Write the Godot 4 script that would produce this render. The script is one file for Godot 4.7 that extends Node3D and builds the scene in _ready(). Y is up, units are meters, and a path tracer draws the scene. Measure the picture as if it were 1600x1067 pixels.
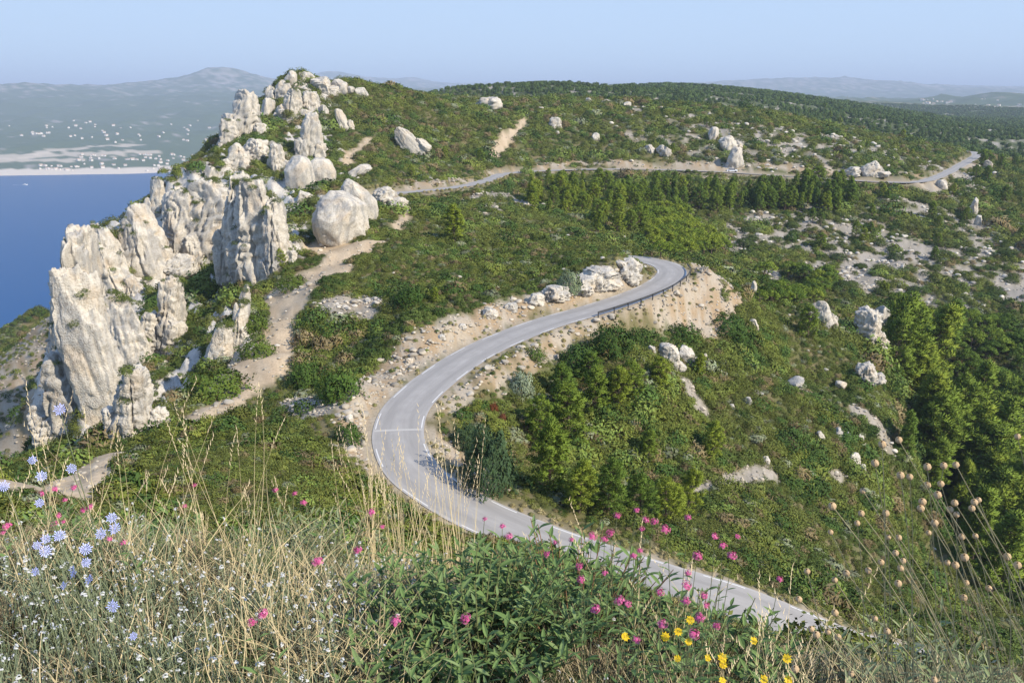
extends Node3D
# A coastal mountain road seen from a flowery ledge. The camera stands at the origin; x right, y up, f = -z ahead. The sea lies at y = SEA.

const SEA := -330.0
const FOC := 1250.0
const PITCH := 17.0
var SP := sin(deg_to_rad(PITCH))
var CP := cos(deg_to_rad(PITCH))
var rng := RandomNumberGenerator.new()
var M := {}
var taken := {}

func _ready():
	rng.seed = 11
	setup_view()
	setup_noise()
	make_materials()
	setup_terrain()
	build_terrain()
	build_far()
	build_roads()
	build_rocks()
	build_scrub()
	build_pines()
	build_shrubs()
	build_guardrail()
	build_small_things()
	build_foreground()

# ---------------------------------------------------------------- view, sky, sun
func setup_view():
	var cam := Camera3D.new()
	cam.name = "camera"
	cam.fov = rad_to_deg(2.0 * atan(533.5 / FOC))
	cam.near = 0.05
	cam.far = 60000.0
	cam.rotation_degrees = Vector3(-PITCH, 0, 0)
	add_child(cam)
	cam.current = true
	var e := Environment.new()
	e.background_mode = Environment.BG_SKY
	var sm := ProceduralSkyMaterial.new()
	sm.sky_top_color = Color(0.50, 0.63, 0.84)
	sm.sky_horizon_color = Color(0.71, 0.80, 0.88)
	sm.sky_curve = 0.22
	sm.ground_horizon_color = Color(0.70, 0.78, 0.88)
	sm.ground_bottom_color = Color(0.30, 0.36, 0.40)
	var sky := Sky.new()
	sky.sky_material = sm
	e.sky = sky
	e.tonemap_mode = Environment.TONE_MAPPER_LINEAR
	e.tonemap_exposure = 1.45
	e.sdfgi_enabled = true
	e.ssao_enabled = true
	e.ssil_enabled = true
	e.fog_enabled = true
	e.fog_density = 0.00012
	e.fog_light_color = Color(0.84, 0.905, 1.0)
	var we := WorldEnvironment.new()
	we.name = "environment"
	we.environment = e
	add_child(we)
	var sun := DirectionalLight3D.new()
	sun.name = "sun"
	sun.light_energy = 1.45
	sun.light_color = Color(1.0, 0.955, 0.88)
	sun.light_angular_distance = 0.5
	sun.shadow_enabled = true
	var to_sun := Vector3(0.68, 0.62, 0.46).normalized()
	add_child(sun)
	sun.look_at_from_position(Vector3.ZERO, -to_sun, Vector3.UP)

# ---------------------------------------------------------------- pixel geometry of the photograph (1600 x 1067) used once to survey points
func per(py: float) -> float:
	return SP + CP * (py - 533.5) / FOC
func W(px: float, py: float, d: float) -> Vector3:   # x, elevation, f
	return Vector3((px - 800.0) / FOC * d, -per(py) * d, d * (CP - SP * (py - 533.5) / FOC))
func WE(px: float, py: float, elev: float) -> Vector3:
	return W(px, py, -elev / per(py))
func V(x: float, y: float, f: float) -> Vector3:
	return Vector3(x, y, -f)

# ---------------------------------------------------------------- noise
var n_big: FastNoiseLite
var n_mid: FastNoiseLite
var n_fine: FastNoiseLite
var n_ridge: FastNoiseLite
var n_col: FastNoiseLite
var n_warp: FastNoiseLite
func mk_noise(sd: int, freq: float, oct := 3, kind := FastNoiseLite.TYPE_SIMPLEX_SMOOTH, fr := FastNoiseLite.FRACTAL_FBM) -> FastNoiseLite:
	var n := FastNoiseLite.new()
	n.seed = sd
	n.frequency = freq
	n.noise_type = kind
	n.fractal_type = fr
	n.fractal_octaves = oct
	return n
func setup_noise():
	n_big = mk_noise(1, 1.0 / 60.0, 3)
	n_mid = mk_noise(2, 1.0 / 16.0, 3)
	n_fine = mk_noise(3, 1.0 / 3.5, 3)
	n_ridge = mk_noise(4, 1.0 / 11.0, 4, FastNoiseLite.TYPE_SIMPLEX_SMOOTH, FastNoiseLite.FRACTAL_RIDGED)
	n_col = mk_noise(5, 1.0 / 7.0, 4)
	n_warp = mk_noise(6, 1.0 / 30.0, 2)

# ---------------------------------------------------------------- surveyed heights
# [px, py, depth]
const SURVEY := [
	# slope left of the bend, path and spur
	[640,500,100],[560,440,118],[480,500,108],[430,480,115],[385,570,98],[330,640,84],[200,700,72],[130,745,62],[530,385,140],[700,400,140],
	[590,520,102],[520,560,97],[480,620,88],[420,660,80],[520,660,76],[540,620,82],[640,430,122],
	[800,440,119],[900,420,125],[985,405,122],[960,403,123],[900,402,136],[760,400,145],[760,350,190],[760,310,235],[880,350,210],[950,330,245],[1000,380,215],
	[1100,390,222],[1060,360,245],[1100,300,300],[1000,290,305],[1200,300,300],[850,300,262],[1300,300,298],
	# valley
	[1200,440,225],[1300,400,250],[1400,350,275],[1500,330,300],[1500,420,240],[1590,450,230],[1590,330,310],[1580,260,420],[1400,470,220],[1300,450,222],[1450,520,200],
	[1590,560,190],[1590,650,172],[1500,640,175],[1590,800,150],[1590,950,135],[1500,760,155],[1480,900,140],
	# spur below the hairpin
	[1115,432,130],[1140,460,130],[1100,520,118],[1060,560,108],[1200,470,145],[1280,495,150],[1360,540,150],[1200,560,125],[1300,600,128],[1380,620,130],[1390,700,117],
	[1340,730,110],[1200,700,103],[1100,640,103],[1000,560,100],[950,520,107],[900,560,98],[860,600,92],[760,600,86],[740,660,80],[800,700,80],[900,680,90],[1000,700,92],
	[1000,780,83],[900,760,77],[830,770,70],[950,830,66],[1100,760,90],[1250,760,102],[1100,840,74],[1250,850,84],[1350,850,95],[1250,920,72],[1400,950,85],[1420,800,115],
	# skyline of the near ridge and its slope
	[447,122,330],[490,128,335],[540,128,345],[600,142,370],[700,156,380],[800,158,400],[900,158,420],[1000,158,430],[1100,168,430],[1200,176,430],[1300,198,430],[1400,218,430],[1500,236,440],
	[600,250,270],[640,215,300],[700,230,310],[800,210,340],[900,220,350],[1050,210,365],[1200,230,355],[1350,245,350],[560,180,310],[490,200,295],[560,290,225],[480,280,240],[600,350,160],
	[640,305,236],[1450,255,370],[700,262,290],[900,250,335],[1100,250,338],[1300,262,332],
	# cliffs
	[380,205,300],[352,215,285],[300,262,270],[250,300,240],[330,284,235],[290,415,205],[395,292,205],[390,420,180],[440,330,175],[430,420,140],[360,440,150],[250,440,180],
	[180,370,185],[112,390,170],[300,500,140],[250,560,130],[330,560,115],[200,600,130],[90,690,118],[100,560,145],[160,480,165],[130,620,130],[240,660,95],[160,700,82],[90,720,85],[20,730,95],[20,780,62],
	# brown slope beyond the cliff
	[30,560,300],[10,650,230],[60,485,380],[0,545,400],[-80,640,300],[-80,560,480],
	# near slope
	[400,720,60],[300,760,48],[480,760,52],[560,770,58],[100,780,48],
	# plateau behind
	[600,134,700],[700,142,750],[800,151,800],[880,149,1100],[1000,147,1200],[1150,153,1200],[1250,154,1100],[1330,161,1100],[1400,173,1100],[1450,186,1000],[1520,202,900],
	[1590,245,600],[1590,202,1100],[1590,182,1800],[1480,168,2200],[1400,160,2500],[1700,240,600],[1700,190,1500],[1800,330,320],[1750,450,220],[1750,700,150],
	[1200,156,2600],[1000,154,2600],[800,150,2600],[600,150,2600],
]
# [x, f, elevation]
const SURVEY_W := [
	[0,0,-1.65],[-3,4,-2.6],[3,4,-3.4],[0,7,-5.4],[0,14,-10.2],[-8,14,-9.0],[8,14,-11.8],[0,30,-20.5],[-15,30,-17.5],[15,30,-26],[-30,40,-20.5],[0,46,-28.3],[12,45,-32.5],[22,40,-33.5],[-8,48,-27.5],[8,36,-27.5],[28,46,-37.6],[32,34,-34],
	[-25,-10,2],[0,-15,5],[25,-10,-2],[35,22,-29],[50,40,-44],[-30,15,-8],[-60,30,-22],[60,0,-20],[-60,-10,-6],
	[-195,348,-120],[-200,410,-150],[-190,500,-150],[-190,300,-112],[-220,560,-190],[-330,500,-270],[-420,360,-270],[-260,260,-120],[-320,620,-335],[-600,500,-345],[-600,900,-345],[-200,900,-345],[-380,900,-345],
	[-120,480,-45],[-60,620,-25],[-100,700,-110],[0,560,-12],[120,600,-18],[250,600,-28],[-500,200,-300],[-300,120,-120],[-130,90,-46],[-700,300,-345],[-200,60,-60],[-700,60,-345],
	[-84,128,-64],[-76,112,-58],[-106,165,-68],[-114,186,-74],[-130,215,-85],[-400,1500,-345],[-100,1300,-120],[-100,2600,-150],[-800,2600,-345],[-120,420,-38],
]
var cx := PackedFloat64Array()
var cf := PackedFloat64Array()
var cw := PackedFloat64Array()
const CC := 36.0

func solve_rbf():
	var he := PackedFloat64Array()
	for s in SURVEY:
		var p := W(s[0], s[1], s[2])
		cx.append(p.x); cf.append(p.z); he.append(p.y)
	for s in SURVEY_W:
		cx.append(s[0]); cf.append(s[1]); he.append(s[2])
	for r in [ROAD_LOW, ROAD_HIGH]:
		for s in r:
			var p := WE(s[0], s[1], s[2])
			cx.append(p.x); cf.append(p.z); he.append(p.y)
	var n := cx.size()
	var rows: Array[PackedFloat64Array] = []
	for i in n:
		var row := PackedFloat64Array()
		row.resize(n + 1)
		for j in n:
			var dx := cx[i] - cx[j]
			var df := cf[i] - cf[j]
			row[j] = -sqrt(dx * dx + df * df + CC)
		row[n] = he[i]
		rows.append(row)
	for k in n:
		var best := k
		for i in range(k + 1, n):
			if absf(rows[i][k]) > absf(rows[best][k]): best = i
		var t := rows[k]; rows[k] = rows[best]; rows[best] = t
		var rk := rows[k]
		for i in range(k + 1, n):
			var ri := rows[i]
			var m := ri[k] / rk[k]
			if m != 0.0:
				for j in range(k, n + 1): ri[j] -= m * rk[j]
				rows[i] = ri
	cw.resize(n)
	for k in range(n - 1, -1, -1):
		var s := rows[k][n]
		for j in range(k + 1, n): s -= rows[k][j] * cw[j]
		cw[k] = s / rows[k][k]

func rbf(x: float, f: float) -> float:
	var s := 0.0
	for j in cx.size():
		var dx := x - cx[j]
		var df := f - cf[j]
		s -= cw[j] * sqrt(dx * dx + df * df + CC)
	return s

# cached on a grid
const GX0 := -420.0
const GF0 := -40.0
const GS := 4.0
const GNX := 236
const GNF := 186
var grid := PackedFloat32Array()
func cubic(a: float, b: float, c: float, d: float, t: float) -> float:
	return b + 0.5 * t * (c - a + t * (2.0 * a - 5.0 * b + 4.0 * c - d + t * (3.0 * (b - c) + d - a)))
func base_h(x: float, f: float) -> float:
	var u := (x - GX0) / GS
	var v := (f - GF0) / GS
	if u < 1.0 or v < 1.0 or u > GNX - 3 or v > GNF - 3:
		return rbf(x, f)
	var i := int(u); var j := int(v)
	var a := u - i; var b := v - j
	var k := (j - 1) * GNX + i - 1
	var r0 := cubic(grid[k], grid[k + 1], grid[k + 2], grid[k + 3], a); k += GNX
	var r1 := cubic(grid[k], grid[k + 1], grid[k + 2], grid[k + 3], a); k += GNX
	var r2 := cubic(grid[k], grid[k + 1], grid[k + 2], grid[k + 3], a); k += GNX
	var r3 := cubic(grid[k], grid[k + 1], grid[k + 2], grid[k + 3], a)
	return cubic(r0, r1, r2, r3, b)

# maps of 1 m cells: bare ground, bare rock, path, road index
const MX0 := -200.0
const MF0 := 10.0
const MNX := 560
const MNF := 520
var m_bare := PackedFloat32Array()
var m_rock := PackedFloat32Array()
var m_path := PackedFloat32Array()
var m_ochre := PackedFloat32Array()
var m_road := PackedInt32Array()
var road_pts: Array[Vector3] = []     # x, elevation, f
var road_half := PackedFloat32Array()
func cell(x: float, f: float) -> int:
	var i := int(x - MX0); var j := int(f - MF0)
	if x < MX0 or f < MF0 or i >= MNX or j >= MNF: return -1
	return j * MNX + i
func map_at(m: PackedFloat32Array, x: float, f: float) -> float:
	var u := x - MX0 - 0.5; var v := f - MF0 - 0.5
	if u < 0.0 or v < 0.0 or u >= MNX - 2 or v >= MNF - 2: return 0.0
	var i := int(u); var j := int(v)
	var a := u - i; var b := v - j
	var k := j * MNX + i
	return lerpf(lerpf(m[k], m[k + 1], a), lerpf(m[k + MNX], m[k + MNX + 1], a), b)

# [px, py, elevation]: centre lines
const ROAD_LOW := [[1480,1050,-40],[1330,1010,-37.5],[1150,940,-35],[1050,911,-34],[960,883,-33.4],[850,845,-32.6],[755,806,-31.9],[690,770,-31.4],[645,735,-30.9],[623,690,-30.4],[626,655,-30.0],[642,628,-29.7],[682,592,-29.3],[740,553,-28.9],[800,525,-28.6],[860,503,-28.3],[930,483,-28.0],[990,463,-27.8],[1030,445,-27.6],[1050,428,-27.4],[1042,415,-27.3],[1010,406,-27.2],[972,402,-27.1]]
const ROAD_HIGH := [[560,312,-27],[625,301,-27],[680,296,-27],[730,289,-27],[768,279,-27],[790,271,-27.1],[850,266.5,-27.5],[960,264,-28],[1100,267,-29],[1250,276,-30.5],[1380,284,-32],[1430,284,-32.2],[1460,278,-32.1],[1485,267,-31.8],[1512,252,-31.2],[1527,242,-30.6],[1522,237.5,-30.2],[1500,235,-30.0]]
var road_low_n := 0
func spline(pts: Array[Vector3], step: float) -> Array[Vector3]:
	var c := Curve3D.new()
	for i in pts.size():
		var a := pts[maxi(i - 1, 0)]
		var b := pts[mini(i + 1, pts.size() - 1)]
		var tan := (b - a)
		var l1 := pts[i].distance_to(a); var l2 := pts[i].distance_to(b)
		var d := tan.normalized()
		c.add_point(pts[i], -d * l1 / 3.0, d * l2 / 3.0)
	var out: Array[Vector3] = []
	var n := int(c.get_baked_length() / step)
	for i in n + 1:
		out.append(c.sample_baked(i * step, true))
	return out
func px_road(list: Array) -> Array[Vector3]:
	var a: Array[Vector3] = []
	for s in list: a.append(WE(s[0], s[1], s[2]))
	return spline(a, 1.0)

func setup_terrain():
	solve_rbf()
	grid.resize(GNX * GNF)
	for j in GNF:
		for i in GNX:
			grid[j * GNX + i] = rbf(GX0 + i * GS, GF0 + j * GS)
	m_bare.resize(MNX * MNF); m_rock.resize(MNX * MNF); m_path.resize(MNX * MNF); m_ochre.resize(MNX * MNF)
	m_road.resize(MNX * MNF)
	m_road.fill(-1)
	var low := px_road(ROAD_LOW)
	var high := px_road(ROAD_HIGH)
	road_low_n = low.size()
	road_pts.append_array(low)
	road_pts.append_array(high)
	paint_maps()
	for i in road_pts.size():
		road_half.append(2.75 if i < road_low_n else 2.7)
	var best := PackedFloat32Array()
	best.resize(MNX * MNF)
	best.fill(1e9)
	for k in road_pts.size():
		var p := road_pts[k]
		for j in range(int(p.z - MF0) - 11, int(p.z - MF0) + 12):
			for i in range(int(p.x - MX0) - 11, int(p.x - MX0) + 12):
				if i < 0 or j < 0 or i >= MNX or j >= MNF: continue
				var d := Vector2(MX0 + i + 0.5 - p.x, MF0 + j + 0.5 - p.z).length()
				if d < best[j * MNX + i]:
					best[j * MNX + i] = d
					m_road[j * MNX + i] = k

# distance to the road's centre line and its elevation there
func road_near(x: float, f: float) -> Vector2:
	var c := cell(x, f)
	if c < 0: return Vector2(1e9, 0)
	var k := m_road[c]
	if k < 0: return Vector2(1e9, 0)
	var bd := 1e9
	var be := 0.0
	for s in range(k - 1, k + 1):
		if s < 0 or s + 1 >= road_pts.size() or s == road_low_n - 1: continue
		var a := road_pts[s]; var b := road_pts[s + 1]
		var ab := Vector2(b.x - a.x, b.z - a.z)
		var t := clampf(Vector2(x - a.x, f - a.z).dot(ab) / ab.length_squared(), 0.0, 1.0)
		var d := Vector2(x - a.x - ab.x * t, f - a.z - ab.y * t).length()
		if d < bd:
			bd = d
			be = lerpf(a.y, b.y, t)
	return Vector2(bd, be)

func near_ledge(x: float, f: float) -> float:
	var h := -1.78 - 0.13 * maxf(f - 1.5, 0.0) - 0.10 * maxf(x, 0.0)
	h += 0.30 * exp(-((x + 1.5) * (x + 1.5) / 1.1 + (f - 2.3) * (f - 2.3) / 1.2))
	h -= 0.75 * maxf(f - 2.7 + 0.25 * maxf(x, 0.0), 0.0)
	return h

func height(x: float, f: float) -> float:
	var h := base_h(x, f)
	var r := sqrt(x * x + f * f)
	var k := smoothstep(8.0, 40.0, r)
	h += k * (n_mid.get_noise_2d(x, f) * 1.3 + n_fine.get_noise_2d(x, f) * 0.30)
	if r > 450.0:
		h += smoothstep(450.0, 900.0, r) * n_big.get_noise_2d(x * 0.25, f * 0.25) * 2.5
	var rk := map_at(m_rock, x, f)
	if rk > 0.0:
		h += rk * (n_ridge.get_noise_2d(x * 1.1, f * 0.55) * 3.4 + n_mid.get_noise_2d(x * 2.0 + 90.0, f * 2.0) * 1.6 + n_fine.get_noise_2d(x * 1.4, f * 1.4) * 0.7)
	if r < 12.0:
		h = lerpf(near_ledge(x, f) + n_fine.get_noise_2d(x * 3.0, f * 3.0) * 0.07, h, smoothstep(3.4, 8.0, r))
	var rd := road_near(x, f)
	if rd.x < 9.0:
		h = lerpf(rd.y - 0.07, h, smoothstep(2.9, 5.6, rd.x))
	return h

# where the view ray of a photo pixel meets the ground: x, elevation, f
func G(px: float, py: float, d0 := 9.0) -> Vector3:
	var d := d0
	var last := d0
	while d < 3000.0:
		var p := W(px, py, d)
		if p.y < height(p.x, p.z):
			var lo := last; var hi := d
			for i in 12:
				var m := (lo + hi) * 0.5
				p = W(px, py, m)
				if p.y < height(p.x, p.z): hi = m
				else: lo = m
			return p
		last = d
		d *= 1.012
	return W(px, py, 3000.0)

# ---------------------------------------------------------------- materials
func noise_tex(sd: int, freq: float, ramp: Array, size := 512, oct := 5, kind := FastNoiseLite.TYPE_SIMPLEX_SMOOTH) -> NoiseTexture2D:
	var t := NoiseTexture2D.new()
	t.width = size; t.height = size
	t.seamless = true
	t.noise = mk_noise(sd, freq, oct, kind)
	var g := Gradient.new()
	g.offsets = PackedFloat32Array(ramp[0])
	g.colors = PackedColorArray(ramp[1])
	t.color_ramp = g
	return t
func grey(v: float) -> Color: return Color(v, v, v).linear_to_srgb()
func lin(r: float, g: float, b: float) -> Color: return Color(r, g, b).linear_to_srgb()
func mat(c: Color, rough := 0.9, vc := false) -> StandardMaterial3D:
	var m := StandardMaterial3D.new()
	m.albedo_color = c
	m.roughness = rough
	m.metallic_specular = 0.25
	m.vertex_color_use_as_albedo = vc
	return m
func make_materials():
	var m := mat(Color.WHITE, 0.95, true)
	m.albedo_texture = noise_tex(21, 0.02, [[0.0, 0.35, 0.5, 0.65, 1.0], [grey(0.55), grey(0.85), grey(0.95), grey(1.0), grey(1.0)]], 1024)
	m.uv1_triplanar = true
	m.uv1_world_triplanar = true
	m.uv1_scale = Vector3.ONE * 0.11
	M.ground = m
	M.far = mat(Color.WHITE, 1.0, true)
	m = mat(lin(0.0, 0.065, 0.20), 0.3)
	m.metallic_specular = 0.08
	var nt := noise_tex(22, 0.03, [[0.0, 1.0], [Color.BLACK, Color.WHITE]], 512)
	nt.as_normal_map = true
	nt.bump_strength = 3.0
	m.normal_enabled = true
	m.normal_texture = nt
	m.normal_scale = 0.35
	m.uv1_triplanar = true
	m.uv1_world_triplanar = true
	m.uv1_scale = Vector3.ONE * 0.02
	M.sea = m
	m = mat(Color.WHITE, 0.92)
	m.albedo_texture = noise_tex(31, 0.012, [[0.0, 0.3, 0.45, 0.6, 0.8, 1.0], [lin(0.30, 0.275, 0.24), lin(0.44, 0.40, 0.345), lin(0.54, 0.505, 0.445), lin(0.57, 0.54, 0.485), lin(0.53, 0.505, 0.46), lin(0.44, 0.425, 0.40)]], 1024, 6)
	nt = noise_tex(32, 0.025, [[0.0, 1.0], [Color.BLACK, Color.WHITE]], 1024, 6)
	nt.as_normal_map = true
	nt.bump_strength = 14.0
	m.normal_enabled = true
	m.normal_texture = nt
	m.normal_scale = 1.2
	m.uv1_triplanar = true
	m.uv1_world_triplanar = true
	m.uv1_scale = Vector3.ONE * 0.16
	M.rock_ground = m
	m = m.duplicate()
	m.vertex_color_use_as_albedo = true
	M.rock = m
	m = mat(Color.WHITE, 0.8, true)
	m.backlight_enabled = true
	m.backlight = Color(0.12, 0.14, 0.05)
	M.leaf = m
	m = mat(Color.WHITE, 0.7, true)
	m.backlight_enabled = true
	m.backlight = Color(0.25, 0.25, 0.25)
	M.petal = m
	M.bark = mat(lin(0.16, 0.12, 0.09), 0.95)
	M.pine = []
	for c in [lin(0.085, 0.15, 0.03), lin(0.13, 0.21, 0.038), lin(0.18, 0.26, 0.042), lin(0.24, 0.31, 0.045)]:
		m = mat(c, 0.75, true)
		m.backlight_enabled = true
		m.backlight = Color(0.15, 0.18, 0.05)
		M.pine.append(m)
	M.asphalt = mat(lin(0.22, 0.22, 0.225), 0.85)
	M.paint = mat(lin(0.56, 0.55, 0.53), 0.7)

# ---------------------------------------------------------------- object helpers
func numbered(called: String) -> String:
	if not taken.has(called):
		taken[called] = 0
		return called
	taken[called] += 1
	return "%s_%03d" % [called, taken[called]]
func tag(o: Node, label := "", category := "", group := "", kind := ""):
	if label: o.set_meta("label", label)
	if category: o.set_meta("category", category)
	if group: o.set_meta("group", group)
	if kind: o.set_meta("kind", kind)
func obj(called: String, mesh: Mesh, m: Material, parent: Node = self) -> MeshInstance3D:
	var o := MeshInstance3D.new()
	o.name = numbered(called) if parent == self else called
	o.mesh = mesh
	if m: o.material_override = m
	parent.add_child(o, true)
	return o
func sheet(verts: PackedVector3Array, cols: PackedColorArray, nx: int, nf: int, split := false, uvs := PackedVector2Array()) -> ArrayMesh:
	# grid of nf rows and nx columns, columns to the right, rows away from the viewer
	var idx := PackedInt32Array()
	idx.resize((nx - 1) * (nf - 1) * 6)
	var q := 0
	for j in nf - 1:
		for i in nx - 1:
			var a := j * nx + i
			idx[q] = a; idx[q + 1] = a + nx; idx[q + 2] = a + 1
			idx[q + 3] = a + 1; idx[q + 4] = a + nx; idx[q + 5] = a + nx + 1
			q += 6
	var nor := PackedVector3Array()
	nor.resize(verts.size())
	for j in nf:
		for i in nx:
			var dx := verts[j * nx + mini(i + 1, nx - 1)] - verts[j * nx + maxi(i - 1, 0)]
			var df := verts[mini(j + 1, nf - 1) * nx + i] - verts[maxi(j - 1, 0) * nx + i]
			nor[j * nx + i] = dx.cross(df).normalized()
	var a := []
	a.resize(Mesh.ARRAY_MAX)
	a[Mesh.ARRAY_VERTEX] = verts
	a[Mesh.ARRAY_NORMAL] = nor
	if cols.size(): a[Mesh.ARRAY_COLOR] = cols
	if uvs.size(): a[Mesh.ARRAY_TEX_UV] = uvs
	var me := ArrayMesh.new()
	if split:   # bare rock takes the rock material
		var i0 := PackedInt32Array(); var i1 := PackedInt32Array()
		for t in range(0, idx.size(), 3):
			var v := verts[idx[t]]
			var rk := map_at(m_rock, v.x, -v.z)
			if rk > 0.0 and rk + 0.6 * n_col.get_noise_2d(v.x, -v.z) > 0.45 and map_at(m_path, v.x, -v.z) < 0.3:
				i1.append(idx[t]); i1.append(idx[t + 1]); i1.append(idx[t + 2])
			else:
				i0.append(idx[t]); i0.append(idx[t + 1]); i0.append(idx[t + 2])
		a[Mesh.ARRAY_INDEX] = i0
		me.add_surface_from_arrays(Mesh.PRIMITIVE_TRIANGLES, a)
		a[Mesh.ARRAY_INDEX] = i1
		me.add_surface_from_arrays(Mesh.PRIMITIVE_TRIANGLES, a)
		return me
	a[Mesh.ARRAY_INDEX] = idx
	me.add_surface_from_arrays(Mesh.PRIMITIVE_TRIANGLES, a)
	return me

# ---------------------------------------------------------------- ground
func ground_color(x: float, f: float, _y: float) -> Color:
	var n := n_col.get_noise_2d(x, f)
	var n2 := n_fine.get_noise_2d(x * 1.7 + 40.0, f * 1.7)
	var c := Color(0.17, 0.145, 0.075).lerp(Color(0.10, 0.11, 0.04), smoothstep(-0.3, 0.3, n))
	if f > 560.0: return Color(0.09, 0.105, 0.045).lerp(Color(0.33, 0.30, 0.25), smoothstep(0.2, 0.36, n2 * 0.5 + n_col.get_noise_2d(x * 0.2, f * 0.2)))
	var b := bare_at(x, f)
	c = c.lerp(Color(0.34, 0.305, 0.255).lerp(Color(0.25, 0.225, 0.185), smoothstep(-0.2, 0.35, n2)), b)
	var oc := map_at(m_ochre, x, f)
	if oc > 0.0:
		c = c.lerp(Color(0.34, 0.25, 0.155).lerp(Color(0.39, 0.335, 0.26), smoothstep(-0.25, 0.25, n2 + n)), smoothstep(0.25, 0.6, oc + 0.35 * n2))
	var rk := map_at(m_rock, x, f)
	if rk > 0.0:
		c = c.lerp(Color(0.34, 0.31, 0.26).lerp(Color(0.25, 0.235, 0.21), smoothstep(0.0, 0.5, n2)), smoothstep(0.3, 0.55, rk + 0.5 * n))
	var pt := map_at(m_path, x, f)
	if pt > 0.0:
		c = c.lerp(Color(0.52, 0.41, 0.28).lerp(Color(0.44, 0.34, 0.225), smoothstep(-0.2, 0.3, n2)), smoothstep(0.3, 0.6, pt + 0.25 * n2))
	var rd := road_near(x, f)
	if rd.x < 7.0:
		c = c.lerp(Color(0.34, 0.285, 0.205), 1.0 - smoothstep(2.6, 3.5, rd.x + n2 * 1.5))
	return c
func bare_at(x: float, f: float) -> float:
	return smoothstep(0.42, 0.6, map_at(m_bare, x, f) + 0.65 * n_col.get_noise_2d(x * 0.8 + 7.0, f * 0.8))
func build_terrain():
	var nx := 430
	var nf := 470
	var verts := PackedVector3Array()
	var cols := PackedColorArray()
	verts.resize(nx * nf); cols.resize(nx * nf)
	var r0 := 0.4
	var grow := pow(3000.0 / r0, 1.0 / (nf - 1))
	for j in nf:
		var r := r0 * pow(grow, j)
		for i in nx:
			var a := lerpf(-0.92, 0.92, float(i) / (nx - 1))
			var x := r * sin(a); var f := r * cos(a)
			var h := height(x, f)
			verts[j * nx + i] = V(x, h, f)
			cols[j * nx + i] = ground_color(x, f, h)
	var o := obj("ground", sheet(verts, cols, nx, nf, true), null)
	o.set_surface_override_material(0, M.ground)
	o.set_surface_override_material(1, M.rock_ground)
	tag(o, "", "", "", "structure")

# ---------------------------------------------------------------- far country
const FAR := [
	[0,277,3480],[280,269,3690],[150,273,3560],[400,262,3900],[-200,280,3400],[0,262,3600],[200,258,3700],[0,240,3800],[200,232,3950],[100,180,5500],[300,190,5000],[100,150,6500],
	[0,145,9500],[130,153,9500],[200,155,9500],[-200,145,9500],[60,152,12000],[200,156,12000],[350,145,12000],[450,152,11000],[-200,150,12000],
	[0,134,7000],[60,133,7000],[130,142,7000],[200,149,7000],[240,142,7600],[-200,131,7000],[265,126,8200],[300,113,8400],[340,105,8500],[370,110,8500],[410,121,8500],[450,132,8500],[480,138,8500],[520,113,12500],[570,122,12500],
	[640,121,14000],[700,134,14000],[600,128,14000],[860,133,9000],[800,137,9000],[940,137,9000],[760,139,9000],[1080,131,11500],[1200,124,11500],[1330,122,11500],[1400,128,11500],[1480,136,11500],[1600,138,11500],[1000,132,20000],[900,130,20000],[750,131,20000],
	[1500,160,4000],[1530,152,4200],[1560,149,4200],[1600,152,4200],[1700,150,4500],[1480,168,3600],[1400,160,5000],[1200,155,5000],[1000,150,5000],[1450,158,6500],[1450,156,8500],[1200,151,8500],[1000,148,12000],[340,150,6500],[420,170,5500],[600,165,5000],
]
const FAR_W := [[-3000,2900,-360],[-1500,3000,-360],[-800,3300,-345],[-800,2900,-360],[0,3000,-200],[-8000,3000,-360],[800,3000,-60],[2000,3000,-60],[-6000,24000,60],[0,26000,150],[8000,26000,150],[15000,22000,150],[-9000,12000,40]]
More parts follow.
